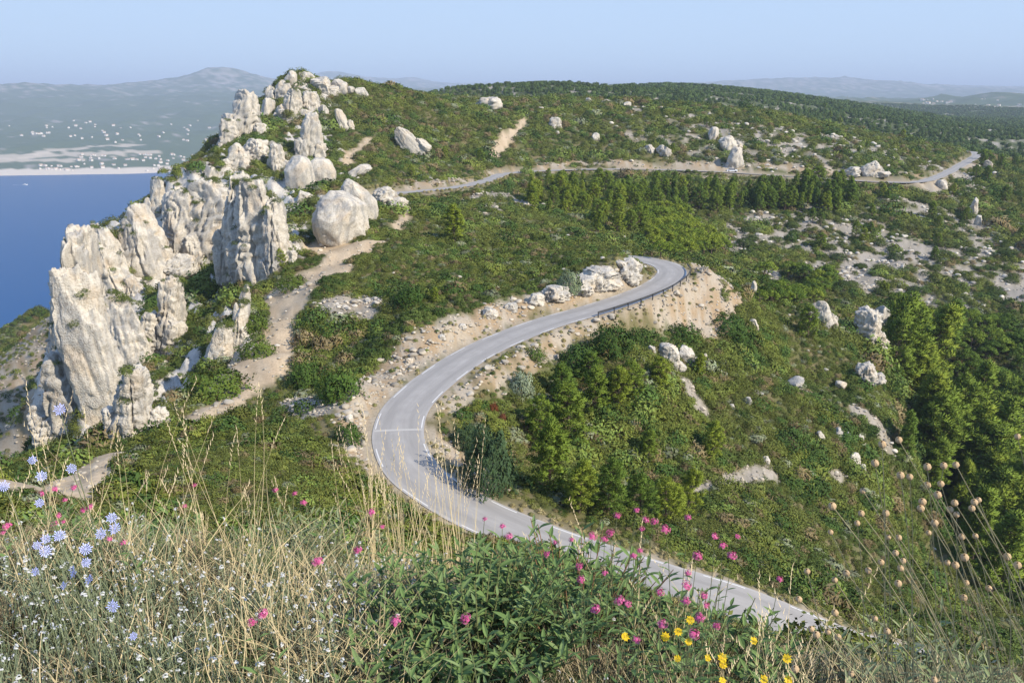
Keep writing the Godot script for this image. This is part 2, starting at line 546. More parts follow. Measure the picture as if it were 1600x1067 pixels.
func build_far():
	var keep := [cx, cf, cw]
	cx = PackedFloat64Array(); cf = PackedFloat64Array(); cw = PackedFloat64Array()
	var xs := PackedFloat64Array(); var fs := PackedFloat64Array(); var he := PackedFloat64Array()
	for s in FAR:
		var p := W(s[0], s[1], s[2])
		xs.append(p.x); fs.append(p.z); he.append(p.y)
	for s in FAR_W:
		xs.append(s[0]); fs.append(s[1]); he.append(s[2])
	fx = xs; ff = fs
	fw = solve_small(xs, fs, he, 22500.0)
	var nx := 360
	var nf := 320
	var bluffs := []
	for b in [[-40,252,120,250,34.0],[0,247,235,238,40.0],[50,240,225,227,26.0]]:
		var p0 := far_hit(b[0], b[1]); var p1 := far_hit(b[2], b[3])
		bluffs.append([Vector2(p0.x, p0.z), Vector2(p1.x, p1.z), b[4]])
	var verts := PackedVector3Array()
	var cols := PackedColorArray()
	verts.resize(nx * nf); cols.resize(nx * nf)
	var grow := pow(26000.0 / 2950.0, 1.0 / (nf - 1))
	for j in nf:
		var r := 2950.0 * pow(grow, j)
		for i in nx:
			var a := lerpf(-0.92, 0.92, float(i) / (nx - 1))
			var x := r * sin(a); var f := r * cos(a)
			var h := far_h(x, f)
			verts[j * nx + i] = V(x, h, f)
			var n := n_col.get_noise_2d(x * 0.02, f * 0.02)
			var n4 := n_col.get_noise_2d(x * 0.07, f * 0.07)
			var c := Color(0.06, 0.09, 0.03)
			c = c.lerp(Color(0.27, 0.245, 0.21), smoothstep(0.1, 0.4, n * 0.6 + n4 + 0.5 * smoothstep(-60.0, 160.0, h) - 0.35))
			if h < SEA + 20.0: c = Color(0.56, 0.49, 0.40)
			for b in bluffs:
				var ab: Vector2 = b[1] - b[0]
				var t: float = clampf((Vector2(x, f) - b[0]).dot(ab) / ab.length_squared(), 0.0, 1.0)
				var dd: float = (Vector2(x, f) - b[0] - ab * t).length() + n4 * 40.0 + n_fine.get_noise_2d(x * 0.05, f * 0.05) * 45.0
				if dd < b[2]: c = c.lerp(Color(0.54, 0.46, 0.36), 0.75)
			cols[j * nx + i] = c
	var o := obj("far_hills", sheet(verts, cols, nx, nf), M.far)
	tag(o, "", "", "", "structure")
	cx = keep[0]; cf = keep[1]; cw = keep[2]
	# the sea
	var sv := PackedVector3Array([V(-30000, SEA, -500), V(2500, SEA, -500), V(-30000, SEA, 30000), V(2500, SEA, 30000)])
	o = obj("sea", sheet(sv, PackedColorArray(), 2, 2), M.sea)
	tag(o, "", "", "", "structure")
var fx := PackedFloat64Array()
var ff := PackedFloat64Array()
var fw := PackedFloat64Array()
func far_h(x: float, f: float) -> float:
	var s := 0.0
	for j in fx.size():
		var dx := x - fx[j]; var df := f - ff[j]
		s -= fw[j] * sqrt(dx * dx + df * df + 22500.0)
	var up := smoothstep(SEA + 5.0, SEA + 160.0, s)
	return s + up * (n_ridge.get_noise_2d(x * 0.012, f * 0.012) - 0.25) * 38.0 + up * n_mid.get_noise_2d(x * 0.05, f * 0.05) * 12.0
func solve_small(xs: PackedFloat64Array, fs: PackedFloat64Array, he: PackedFloat64Array, c2: float) -> PackedFloat64Array:
	var n := xs.size()
	var rows: Array[PackedFloat64Array] = []
	for i in n:
		var row := PackedFloat64Array()
		row.resize(n + 1)
		for j in n:
			var dx := xs[i] - xs[j]; var df := fs[i] - fs[j]
			row[j] = -sqrt(dx * dx + df * df + c2)
		row[n] = he[i]
		rows.append(row)
	for k in n:
		var best := k
		for i in range(k + 1, n):
			if absf(rows[i][k]) > absf(rows[best][k]): best = i
		var t := rows[k]; rows[k] = rows[best]; rows[best] = t
		var rk := rows[k]
		for i in range(k + 1, n):
			var ri := rows[i]
			var m := ri[k] / rk[k]
			if m != 0.0:
				for j in range(k, n + 1): ri[j] -= m * rk[j]
				rows[i] = ri
	var w := PackedFloat64Array()
	w.resize(n)
	for k in range(n - 1, -1, -1):
		var s := rows[k][n]
		for j in range(k + 1, n): s -= rows[k][j] * w[j]
		w[k] = s / rows[k][k]
	return w

# ---------------------------------------------------------------- roads
func strip(pts: Array[Vector3], from: float, to: float, left: float, right: float, lift: float, nseg := 6, step := 1.0) -> ArrayMesh:
	var verts := PackedVector3Array()
	var uvs := PackedVector2Array()
	var n := maxi(int((to - from) / step), 1)
	for q in n + 1:
		var s := lerpf(from, to, float(q) / n)
		var i := mini(int(s), pts.size() - 2)
		var c := pts[i].lerp(pts[i + 1], s - i)
		var a := pts[maxi(i - 1, 0)].lerp(pts[mini(i, pts.size() - 1)], s - i)
		var b := pts[mini(i + 1, pts.size() - 1)].lerp(pts[mini(i + 2, pts.size() - 1)], s - i)
		var t := Vector2(b.x - a.x, b.z - a.z).normalized()
		var nrm := Vector2(t.y, -t.x)   # to the right of travel
		for k in nseg + 1:
			var o := lerpf(left, right, float(k) / nseg)
			verts.append(V(c.x + nrm.x * o, c.y + lift - 0.006 * o * o, c.z + nrm.y * o))
			uvs.append(Vector2((o + 3.0) / 6.0, s / 24.0))
	return sheet(verts, PackedColorArray(), nseg + 1, n + 1, false, uvs)
func asphalt_texture() -> ImageTexture:
	var im := Image.create(256, 1024, false, Image.FORMAT_RGB8)
	var n1 := mk_noise(71, 0.09, 3); var n2 := mk_noise(72, 0.012, 3); var n3 := mk_noise(73, 0.7, 2)
	for y in 1024:
		# seamless along the road
		var a := TAU * y / 1024.0
		for x in 256:
			var u := x / 255.0 * 6.0 - 3.0
			var streak := n1.get_noise_3d(x * 0.55, cos(a) * 9.0, sin(a) * 9.0)
			var big := n2.get_noise_3d(x * 1.2, cos(a) * 160.0, sin(a) * 160.0)
			var v := 0.30 + 0.03 * streak + 0.04 * big + 0.022 * n3.get_noise_2d(x, y)
			var wheel := exp(-pow((absf(u) - 1.2) / 0.5, 2.0))
			v -= 0.055 * wheel * (0.7 + 0.8 * big)      # polished, oil-darkened wheel tracks
			v += 0.04 * smoothstep(2.0, 2.45, absf(u) + 0.25 * streak)   # dusty, gravelly margins
			im.set_pixel(x, y, lin(v * 1.05, v, v * 0.945))
	im.generate_mipmaps()
	return ImageTexture.create_from_image(im)
func build_roads():
	var low: Array[Vector3] = road_pts.slice(0, road_low_n)
	var high: Array[Vector3] = road_pts.slice(road_low_n)
	M.asphalt.albedo_color = Color.WHITE
	M.asphalt.albedo_texture = asphalt_texture()
	var roads := [[low, 2.42, "lower_road"], [high, 2.5, "upper_road"]]
	for q in roads:
		var pts: Array[Vector3] = q[0]
		var o := obj(q[2], strip(pts, 0, pts.size() - 1, -q[1], q[1], 0.03), M.asphalt)
		tag(o, "", "", "", "structure")
		if q[2] == "upper_road": continue
		for sd in [-1.0, 1.0]:
			var s := 3.0
			while s < pts.size() - 6:
				var e := s + rng.randf_range(2.7, 3.1)
				var c: float = sd * (q[1] - 0.24)
				var ln := obj("edge_line", strip(pts, s, e, c - 0.06, c + 0.06, 0.036, 1, 0.5), M.paint, o)
				ln.name = "edge_line"
				s = e + 3.4
	# pale patch across the bend where the paving was joined
	var k := 0
	for i in low.size():
		if low[i].distance_to(WE(622, 672, -30.2)) < low[k].distance_to(WE(622, 672, -30.2)): k = i
	obj("paving_joint", strip(low, k - 0.25, k + 0.1, -2.3, 2.3, 0.0345, 6, 0.2), mat(lin(0.40, 0.385, 0.36), 0.9), get_node("lower_road"))

# ---------------------------------------------------------------- bare ground, rock and path maps
# capsules between the ground points of two pixels, with a radius in metres
const BARE := [
	[1340,418,1345,445,4.0,1.0],[1385,385,1450,392,4.0,0.9],[1440,398,1530,396,4.0,0.9],[1350,405,1400,412,3.5,0.9],[1130,385,1165,375,3.0,1.0],[1195,372,1230,368,2.5,0.9],[1170,345,1195,335,3.0,0.9],
	[1140,355,1155,362,2.0,1.0],[1205,425,1215,445,2.0,1.0],[1590,445,1600,470,5.0,1.0],[1420,460,1440,470,3.5,1.0],[1300,395,1320,400,3.0,0.9],[1320,360,1330,365,3.0,0.8],[1500,350,1560,390,6.0,0.55],
	[1250,330,1350,345,6.0,0.5],[1400,320,1500,345,10.0,0.62],[1300,350,1450,420,14.0,0.50],[1480,400,1600,430,10.0,0.5],[1380,440,1500,470,8.0,0.40],[1250,350,1300,420,9.0,0.42],
	[1050,205,1250,250,22.0,0.47],[1250,215,1420,250,18.0,0.52],[1000,170,1150,195,16.0,0.40],[1180,215,1230,235,5.0,0.65],[1300,215,1360,225,5.0,0.7],[1380,240,1450,262,9.0,0.6],[1090,195,1130,200,4.0,0.6],
	[1230,205,1290,215,4.0,0.55],[1410,285,1470,300,5.0,0.85],[1490,265,1520,290,5.0,0.75],[1530,262,1600,280,8.0,0.45],[1345,640,1380,680,1.3,0.9],
	[520,475,570,480,2.5,0.8],[680,335,760,330,4.0,0.45],[780,305,830,320,4.0,0.75],[745,300,770,330,3.0,0.5],[640,275,700,285,3.0,0.45],[1075,610,1085,630,1.6,0.9],
	[1095,768,1150,745,0.7,0.75],[1150,742,1200,735,0.9,0.7],[1285,742,1315,742,0.8,0.6],[1230,600,1260,612,1.2,0.8],[460,630,490,645,1.6,0.9],
]
const OCHRE := [
	[565,640,590,600,1.6,1.0],[600,590,640,560,1.9,1.0],[650,545,700,520,1.9,1.0],[720,505,800,480,1.6,1.0],[820,470,900,455,1.5,1.0],[910,445,985,425,1.6,1.0],[560,690,585,720,0.9,1.0],[555,650,560,700,1.2,1.0],
	[1020,490,1100,470,2.1,1.0],[1090,490,1135,440,2.5,1.0],[1090,515,1120,490,1.9,1.0],[1060,408,1105,418,1.4,1.0],[690,690,760,760,1.0,0.7],[700,640,740,600,1.0,0.6],[760,590,900,525,1.1,0.6],[920,515,1010,485,1.2,0.8],
	[760,270,900,256,1.9,0.9],[900,255,1100,258,2.0,0.95],[1100,258,1300,268,2.2,0.95],[1300,270,1440,277,1.9,0.8],[1100,275,1300,287,1.9,0.8],[640,292,740,281,1.6,0.9],[1440,290,1480,285,1.9,0.8],[1500,262,1525,258,1.9,0.9],
	[0,560,60,600,16.0,0.6],[0,640,60,680,12.0,0.65],[20,520,70,500,14.0,0.5],[500,240,560,235,1.2,0.7],[540,470,600,470,1.2,0.5],
]
const ROCKY := [
	[118,395,100,680,6.0,1.0],[170,385,190,640,7.0,0.9],[225,330,215,430,9.0,1.0],[265,300,280,410,9.0,1.0],[330,290,310,410,9.0,1.0],[395,295,390,425,8.0,1.0],[425,300,425,420,5.0,1.0],[270,430,260,540,5.0,0.8],
	[240,560,200,680,6.0,0.85],[350,480,340,560,3.0,0.8],[380,470,370,560,2.0,0.9],[330,240,400,240,12.0,0.55],[450,120,490,240,7.0,0.6],[380,160,360,220,7.0,0.7],[300,270,350,260,8.0,0.55],[470,260,520,330,4.0,0.6],[330,520,300,600,4.0,0.5],
]
const PATHS := [
	[[60,765,1.6],[130,742,1.3],[165,715,0.7]],
	[[300,655,0.9],[345,635,0.9],[385,600,1.2],[415,575,2.2],[430,540,1.1],[440,495,1.3],[470,460,1.5],[500,430,1.2],[530,405,1.5],[555,385,1.9],[580,375,1.0]],
	[[375,572,2.6],[400,565,2.6]],
	[[430,455,1.6],[455,480,1.4]],
	[[480,425,1.0],[535,420,1.6]],
	[[620,355,0.6],[635,335,0.6],[640,320,0.6]],
	[[540,255,1.2],[548,240,1.2],[580,215,0.8]],
	[[770,243,1.0],[785,225,2.4],[800,208,1.4],[815,195,1.0],[820,183,0.8]],
	[[505,385,2.2],[545,392,2.4]],
]
func capsule(m: PackedFloat32Array, a: Vector3, b: Vector3, r: float, v: float):
	var soft := r * 0.5 + 0.6
	var i0 := int(minf(a.x, b.x) - r - soft - MX0); var i1 := int(maxf(a.x, b.x) + r + soft - MX0) + 1
	var j0 := int(minf(a.z, b.z) - r - soft - MF0); var j1 := int(maxf(a.z, b.z) + r + soft - MF0) + 1
	var ab := Vector2(b.x - a.x, b.z - a.z)
	var l2 := maxf(ab.length_squared(), 0.0001)
	for j in range(maxi(j0, 0), mini(j1, MNF)):
		for i in range(maxi(i0, 0), mini(i1, MNX)):
			var p := Vector2(MX0 + i + 0.5 - a.x, MF0 + j + 0.5 - a.z)
			var t := clampf(p.dot(ab) / l2, 0.0, 1.0)
			var d := (p - ab * t).length()
			var w := v * (1.0 - smoothstep(r - 0.3, r + soft, d))
			var k := j * MNX + i
			if w > m[k]: m[k] = w
func paint_maps():
	for z in ROCKY: capsule(m_rock, G(z[0], z[1]), G(z[2], z[3]), z[4], 0.0)
	var keep := []
	for z in ROCKY: keep.append([G(z[0], z[1]), G(z[2], z[3]), z[4], z[5]])
	var kb := []
	for z in BARE: kb.append([G(z[0], z[1]), G(z[2], z[3]), z[4], z[5]])
	var ko := []
	for z in OCHRE: ko.append([G(z[0], z[1]), G(z[2], z[3]), z[4], z[5]])
	var kp := []
	for l in PATHS:
		for i in l.size() - 1:
			kp.append([G(l[i][0], l[i][1]), G(l[i + 1][0], l[i + 1][1]), (l[i][2] + l[i + 1][2]) * 0.62, 1.0])
	for z in keep: capsule(m_rock, z[0], z[1], z[2], z[3])
	for z in kb: capsule(m_bare, z[0], z[1], z[2], z[3])
	for z in ko: capsule(m_ochre, z[0], z[1], z[2], z[3])
	for z in kp: capsule(m_path, z[0], z[1], z[2], z[3])

# ---------------------------------------------------------------- rocks
func rock_mesh(sd: int, res: int, size: Vector3, p: float, cuts: int, rough: float, groove: float) -> ArrayMesh:
	var r := RandomNumberGenerator.new()
	r.seed = sd * 7919 + 13
	var n1 := mk_noise(sd + 100, 0.9, 4)
	var n2 := mk_noise(sd + 200, 2.3, 4, FastNoiseLite.TYPE_SIMPLEX_SMOOTH, FastNoiseLite.FRACTAL_RIDGED)
	var n3 := mk_noise(sd + 300, 1.0, 3, FastNoiseLite.TYPE_SIMPLEX_SMOOTH, FastNoiseLite.FRACTAL_RIDGED)
	var planes: Array[Vector3] = []
	var dist := PackedFloat32Array()
	for i in cuts:
		var a := r.randf() * TAU
		var y := r.randf_range(-0.35, 0.9) if groove < 0.15 else r.randf_range(-0.15, 0.55)
		planes.append(Vector3(cos(a) * sqrt(1.0 - y * y), y, sin(a) * sqrt(1.0 - y * y)))
		dist.append(r.randf_range(0.62, 0.95))
	var smax := maxf(size.x, maxf(size.y, size.z))
	var ids := {}
	var verts := PackedVector3Array()
	var idx := PackedInt32Array()
	var axes := [[Vector3i(1, 0, 0), Vector3i(0, 1, 0), Vector3i(0, 0, 1)], [Vector3i(0, 1, 0), Vector3i(0, 0, 1), Vector3i(1, 0, 0)], [Vector3i(0, 0, 1), Vector3i(1, 0, 0), Vector3i(0, 1, 0)]]
	for ax in axes:
		for sgn in [-1, 1]:
			var loc := PackedInt32Array()
			for j in res + 1:
				for i in res + 1:
					var q: Vector3i = ax[0] * (sgn * res) + ax[1] * (2 * i - res) + ax[2] * (2 * j - res)
					if not ids.has(q):
						ids[q] = verts.size()
						var c := Vector3(q) / res
						c = Vector3(tan(c.x * 0.785), tan(c.y * 0.785), tan(c.z * 0.785))
						var d := c.normalized()
						var v := d * pow(pow(absf(d.x), p) + pow(absf(d.y), p) + pow(absf(d.z), p), -1.0 / p)
						for k in cuts:
							var s := v.dot(planes[k]) - dist[k]
							if s > 0.0: v -= planes[k] * (s * 0.88)
						var w := Vector3(v.x * size.x, v.y * size.y, v.z * size.z) / smax * 2.0
						var disp := n1.get_noise_3dv(w) * (0.30 if p < 3.0 else 0.17) + (n2.get_noise_3dv(w) - 0.3) * 0.12
						var gr := 0.0
						if groove > 0.0:
							# joints: narrow clefts running down the face and bedding cracks across it
							var c1 := n3.get_noise_3d(w.x * 1.3, w.y * 0.22, w.z * 1.3)
							var c2 := n3.get_noise_3d(w.x * 0.25 + 5.0, w.y * 1.7, w.z * 0.25)
							gr = groove * (smoothstep(0.5, 0.9, c1) * 1.1 + smoothstep(0.45, 0.85, c2) * 0.8)
						v += d * (disp * rough) - Vector3(d.x, d.y * 0.15, d.z) * gr
						verts.append(Vector3(v.x * size.x, v.y * size.y, v.z * size.z))
					loc.append(ids[q])
			for j in res:
				for i in res:
					var a := loc[j * (res + 1) + i]; var b := loc[j * (res + 1) + i + 1]
					var c := loc[(j + 1) * (res + 1) + i]; var e := loc[(j + 1) * (res + 1) + i + 1]
					if sgn > 0: idx.append_array([a, e, b, a, c, e])
					else: idx.append_array([a, b, e, a, e, c])
	var nor := PackedVector3Array()
	nor.resize(verts.size())
	for t in range(0, idx.size(), 3):
		var n := (verts[idx[t + 2]] - verts[idx[t]]).cross(verts[idx[t + 1]] - verts[idx[t]])
		nor[idx[t]] += n; nor[idx[t + 1]] += n; nor[idx[t + 2]] += n
	for i in nor.size(): nor[i] = nor[i].normalized()
	var a := []
	a.resize(Mesh.ARRAY_MAX)
	a[Mesh.ARRAY_VERTEX] = verts
	a[Mesh.ARRAY_NORMAL] = nor
	var cols := PackedColorArray()
	cols.resize(verts.size())
	var n5 := mk_noise(sd + 400, 0.35, 3)
	for i in verts.size():
		# grey lichen streaks running down, warm cream where the stone is fresh
		var q := verts[i]
		var st := n5.get_noise_3d(q.x * 1.2, q.y * 0.18, q.z * 1.2)
		var pa := n5.get_noise_3d(q.x * 0.5 + 31.0, q.y * 0.5, q.z * 0.5)
		cols[i] = Color(1.0, 0.985, 0.95).lerp(Color(0.70, 0.71, 0.73), smoothstep(-0.02, 0.3, st)).lerp(Color(0.97, 0.85, 0.70), 0.5 * smoothstep(0.12, 0.42, pa))
	a[Mesh.ARRAY_COLOR] = cols
	a[Mesh.ARRAY_INDEX] = idx
	var me := ArrayMesh.new()
	me.add_surface_from_arrays(Mesh.PRIMITIVE_TRIANGLES, a)
	return me

# [px, base py, width px, height px, thickness ratio, tilt degrees, style, label]
# style 0 round boulder, 1 blocky, 2 grooved cliff pillar, 3 jagged outcrop
const ROCKS := [
	# left cliff block
	[138,672,104,270,0.55,-6,4,"broad continuous face of the sea cliff behind the buttresses"],
	[300,428,110,135,0.5,0,4,"broad back wall behind the pale wall and the grey pillar"],
	[395,432,90,140,0.5,0,4,"broad grey back wall behind the fluted buttress"],
	[190,600,90,150,0.5,-8,4,"tilted rock face between the sea cliff and the leaning fin"],
	[122,545,52,190,1.0,4,2,"tall pale cliff buttress whose left side drops to the sea"],
	[166,470,44,112,1.0,-8,2,"leaning rock pillar beside the tallest sea buttress"],
	[104,690,66,150,1.0,3,2,"lowest foot of the sea cliff above the green slope"],
	[160,650,60,120,0.9,8,2,"broad grooved rock rib with shrubs at its foot"],
	[208,690,50,120,0.9,10,2,"ribbed limestone slab ending above the near green slope"],
	[226,434,84,116,0.9,-14,1,"sloping cream slab above the dark green gully"],
	[244,330,30,60,1.0,0,1,"stubby rock knob on the cliff edge over the sea"],
	[276,345,30,62,1.0,2,1,"stacked rock knob with a capstone on the cliff edge"],
	[283,418,50,120,1.0,0,2,"shaded grey pillar left of the sheer wall"],
	[322,402,72,118,1.0,2,2,"sheer pale wall with vertical cracks facing the slope"],
	[371,425,44,150,1.0,4,2,"tall rounded grey buttress beside the dark cleft"],
	[404,430,58,150,1.0,-3,2,"tallest grey fluted buttress above the path"],
	[432,415,30,115,1.0,-2,2,"narrow grey rib right of the fluted buttress"],
	[263,540,40,110,0.8,14,2,"leaning fin of rock rising out of the scrub gully"],
	[345,565,26,70,0.8,18,2,"slanting rock blade below the footpath"],
	[372,545,22,80,0.9,10,2,"rock blade at the edge of the footpath"],
	[380,490,20,52,0.9,6,1,"short rock post beside the footpath"],
	[240,680,40,40,1.0,0,3,"low jagged ledge at the bottom of the cliff"],
	# ridge
	[357,224,26,42,1.0,3,2,"twin rock tooth at the seaward end of the ridge"],
	[386,210,42,68,1.0,6,2,"high rock tower on the seaward ridge"],
	[416,185,24,36,1.0,8,1,"rock hump between the ridge towers"],
	[421,158,16,30,1.0,2,1,"upright stone left of the summit"],
	[440,156,30,34,1.0,8,1,"slanted block below the summit rocks"],
	[454,138,22,28,1.0,0,1,"summit block on the ridge"],
	[474,130,30,18,1.0,0,3,"flat jagged rocks on the summit"],
	[501,146,38,28,1.0,0,1,"white rock with a dark hollow below the summit"],
	[530,148,28,26,1.0,-22,1,"slanting white rock right of the hollow rock"],
	[564,151,20,18,1.0,-12,1,"pointed white rock on the grassy ridge"],
	[457,180,22,46,1.0,4,2,"grey rock column below the summit"],
	[440,184,20,26,1.0,6,1,"small block left of the grey column"],
	[483,180,34,36,1.0,0,3,"knobbly rock head below the summit"],
	[505,176,14,14,1.0,0,1,"small boulder beside the knobbly head"],
	[535,205,20,38,1.0,-24,3,"rock rib running down the grassy slope"],
	[486,248,36,72,1.0,6,3,"rugged rock tower casting a dark shadow on the slope"],
	[432,266,22,46,1.0,4,2,"lone rock finger in the middle of the cliff scrub"],
	[396,252,46,34,1.0,8,3,"broken pale slabs under the seaward ridge"],
	[370,262,34,38,1.0,12,1,"slanted slab beside the broken slabs"],
	[330,285,26,30,1.0,8,1,"slab lying on the cliff shoulder"],
	[640,240,30,52,0.6,-40,1,"long smooth slab lying alone on the scrub slope"],
	[466,300,46,58,1.0,0,0,"rounded boulder leaning on its twin above the great boulder"],
	[498,292,48,46,1.0,0,0,"smooth round boulder, right one of the pair above the great boulder"],
	[474,318,30,24,1.0,0,1,"split rock under the twin boulders"],
	[560,345,50,70,1.0,-20,0,"rock shoulder leaning against the great boulder"],
	[530,381,90,84,1.0,0,0,"great round boulder perched on a narrow foot beside the footpath"],
	[600,322,42,28,1.0,0,3,"pale ledge right of the great boulder"],
	[555,275,50,14,1.0,-22,1,"low slab on the slope above the great boulder"],
	# far slope
	[765,172,44,20,1.0,0,3,"white outcrop on the skyline slope"],
	[868,200,22,18,1.0,0,3,"white knob in scrub above the upper road"],
	[932,222,14,16,1.0,0,1,"single white block above the upper road"],
	[845,174,10,8,1.0,0,1,""],[920,160,12,8,1.0,0,1,""],[948,162,16,8,1.0,0,1,""],[980,166,14,8,1.0,0,1,""],[870,210,10,6,1.0,0,1,""],
	[1016,240,16,14,1.0,-20,3,"rock blade above the upper road"],
	[1038,246,22,20,1.0,-30,3,"slanting rock above the upper road beside a green pine"],
	[1115,222,20,24,1.0,0,1,"grey rounded rock at the head of the tall outcrop"],
	[1140,238,28,26,1.0,-30,3,"middle of the tall grey outcrop above the white car"],
	[1150,264,26,34,1.0,0,3,"craggy foot of the tall outcrop above the white car"],
	[1338,275,30,14,1.0,0,3,"flat pale rock beside the upper road"],
	[1366,276,36,26,1.0,-14,1,"humped grey rock beside the upper road"],
	[1475,296,18,16,1.0,0,1,"pale block under the far bend"],
	[1522,340,14,30,1.0,0,3,"ragged rock column on the right slope"],
	[1530,352,12,16,1.0,0,1,""],[1545,262,14,12,1.0,0,1,""],
	# spur
	[1280,512,36,44,1.0,-22,1,"white rounded rock on the crest of the spur"],
	[1358,546,54,64,0.8,10,3,"big standing rock shaped like a crouching animal on the spur"],
	[1380,508,24,36,1.0,0,1,"knob leaning on the standing rock"],
	[1302,512,16,18,1.0,-20,1,"small rock right of the white rounded rock"],
	[1355,602,34,34,1.0,-20,3,"white rock ridge below the standing rock"],
	[1376,612,14,14,1.0,0,1,"small white rock at the end of the ridge"],
	[1315,607,20,12,1.0,0,1,"flat white rock in the scrub of the spur"],
	[1048,576,40,38,1.0,6,1,"large white split rock below the rubble bank"],
	[1072,574,30,34,1.0,-10,1,"pointed white rock next to the split rock"],
	[1018,560,14,20,1.0,0,3,""],[1102,562,10,10,1.0,0,1,""],[1178,465,12,26,1.0,0,3,"thin white rock on the crest of the spur"],[1180,520,14,22,1.0,-20,3,""],[1195,512,10,10,1.0,0,1,""],
	[1245,606,34,10,1.0,-20,1,"long low rock lying in scrub"],[1170,632,12,12,1.0,0,1,""],[1185,618,18,8,1.0,0,1,""],[1145,640,10,8,1.0,0,1,""],
	[1213,686,12,10,1.0,0,1,""],[1197,728,18,16,1.0,0,1,""],[1284,690,14,18,1.0,-20,1,""],[1312,684,20,16,1.0,0,1,""],[1326,690,12,16,1.0,0,1,""],[1345,692,12,14,1.0,0,1,""],[1350,706,12,14,1.0,0,1,""],
	[1336,732,24,26,1.0,0,1,"double white boulder at the foot of the spur"],[1390,654,16,12,1.0,0,1,""],
	[790,560,6,5,1.0,0,1,""],[545,660,12,14,1.0,0,1,"white stone at the edge of the gravel shoulder"],
	# road cutting
	[980,441,62,34,1.0,0,3,"pale rock face of the cutting at the hairpin corner"],[940,452,70,32,1.0,0,3,"stained rock face of the cutting beside the hairpin"],[908,460,64,26,1.0,0,3,"broken rock face in the middle of the road cutting"],[868,469,56,20,1.0,0,3,"low rock step right of the round grey green bush"],[838,477,32,18,0.8,0,3,"crumbling rock at the low end of the cutting"],[765,497,26,16,0.8,0,3,""],[800,487,24,15,0.8,0,3,""],[690,532,16,10,0.8,0,3,""],[640,568,14,9,0.8,0,3,""],[722,515,16,10,0.8,0,3,""],
]
var ledge_spots := PackedVector3Array()
func build_rocks():
	var shared := {}
	var k := 0
	for s in ROCKS:
		k += 1
		var g := G(s[0], s[1])
		var d := g.z / (CP - SP * (float(s[1]) - 533.5) / FOC)
		var mpp := d / FOC
		var w: float = s[2] * mpp
		var h: float = s[3] * mpp
		var style: int = s[6]
		var thick: float = w * s[4]
		if style == 2:
			w *= 1.32
			thick = maxf(thick, h * 0.6)
		var o: MeshInstance3D
		var big := float(s[2]) * float(s[3]) > 900.0
		var size := Vector3(w, h * 1.15, thick) * 0.5
		var pr := [2.3, 3.6, 3.6, 2.8, 4.5]
		var rough := [0.28, 0.6, 0.85, 0.95, 1.0]
		var groove := [0.0, 0.14, 0.20, 0.16, 0.13]
		var cuts := [6, 10, 14, 10, 12]
		var res := 34 if style == 4 else 26 if float(s[2]) * float(s[3]) > 3000.0 else 18 if big else 10
		var me := rock_mesh(k, res, size, pr[style], cuts[style], rough[style], groove[style])
		var label: String = s[7]
		var called: String = ["boulder", "rock", "cliff_pillar", "rock_outcrop", "cliff_face"][style]
		o = obj(called, me, M.rock)
		var small := float(s[2]) < 31.0 and float(s[1]) > 150.0
		o.position = V(g.x, g.y + h * (0.37 if small and s[0] > 1000 else 0.29 if small else 0.38), g.z + thick * (0.55 if style == 4 else 0.30))
		o.rotation_degrees = Vector3(0, rng.randf_range(-14, 14), -float(s[5]))
		if style != 0 and style != 4 and float(s[2]) * float(s[3]) > 500.0 and float(s[3]) > 0.6 * float(s[2]):
			for sd in [-1.0, 1.0]:
				var hh: float = h * rng.randf_range(0.3, 0.62)
				var ww: float = w * rng.randf_range(0.5, 0.8)
				var sh := obj("shoulder", rock_mesh(k * 3 + 500 + int(sd), maxi(res - 6, 8), Vector3(ww, hh, ww * 0.9) * 0.5, pr[style], cuts[style], rough[style] * 1.1, groove[style]), M.rock, o)
				sh.position = Vector3(sd * w * rng.randf_range(0.34, 0.52), -h * 0.5 + hh * 0.42, rng.randf_range(-0.1, 0.3) * thick)
				sh.rotation_degrees = Vector3(0, rng.randf_range(-40, 40), rng.randf_range(-14, 14))
		if style == 2 or style == 4 or (style == 1 and s[0] < 460):   # shrubs take root on the ledges
			var arr := me.surface_get_arrays(0)
			var vs: PackedVector3Array = arr[Mesh.ARRAY_VERTEX]; var ns: PackedVector3Array = arr[Mesh.ARRAY_NORMAL]
			for q in range(0, vs.size(), 3):
				if ns[q].y > 0.5 and rng.randf() < 0.16:
					var wp := o.transform * vs[q]
					if n_col.get_noise_3dv(wp * 1.2) > -0.08: ledge_spots.append(wp)
		if label: tag(o, label, "rock")
		else: tag(o, "small pale limestone rock showing through the green scrub", "rock", "small white rocks scattered on the slopes")

# ---------------------------------------------------------------- foliage meshes
class Tris:
	var v := PackedVector3Array()
	var n := PackedVector3Array()
	var c := PackedColorArray()
	func tri(a: Vector3, b: Vector3, d: Vector3, nn: Vector3, col: Color):
		v.append(a)
		if (d - a).cross(b - a).dot(nn) >= 0.0:
			v.append(b); v.append(d)
		else:
			v.append(d); v.append(b)
		n.append(nn); n.append(nn); n.append(nn)
		c.append(col); c.append(col); c.append(col)
	func mesh() -> ArrayMesh:
		var a := []
		a.resize(Mesh.ARRAY_MAX)
		a[Mesh.ARRAY_VERTEX] = v
		a[Mesh.ARRAY_NORMAL] = n
		a[Mesh.ARRAY_COLOR] = c
		var me := ArrayMesh.new()
		me.add_surface_from_arrays(Mesh.PRIMITIVE_TRIANGLES, a)
		return me
func rdir(r: RandomNumberGenerator) -> Vector3:
	var y := r.randf_range(-1, 1)
	var a := r.randf() * TAU
	return Vector3(cos(a) * sqrt(1 - y * y), y, sin(a) * sqrt(1 - y * y))
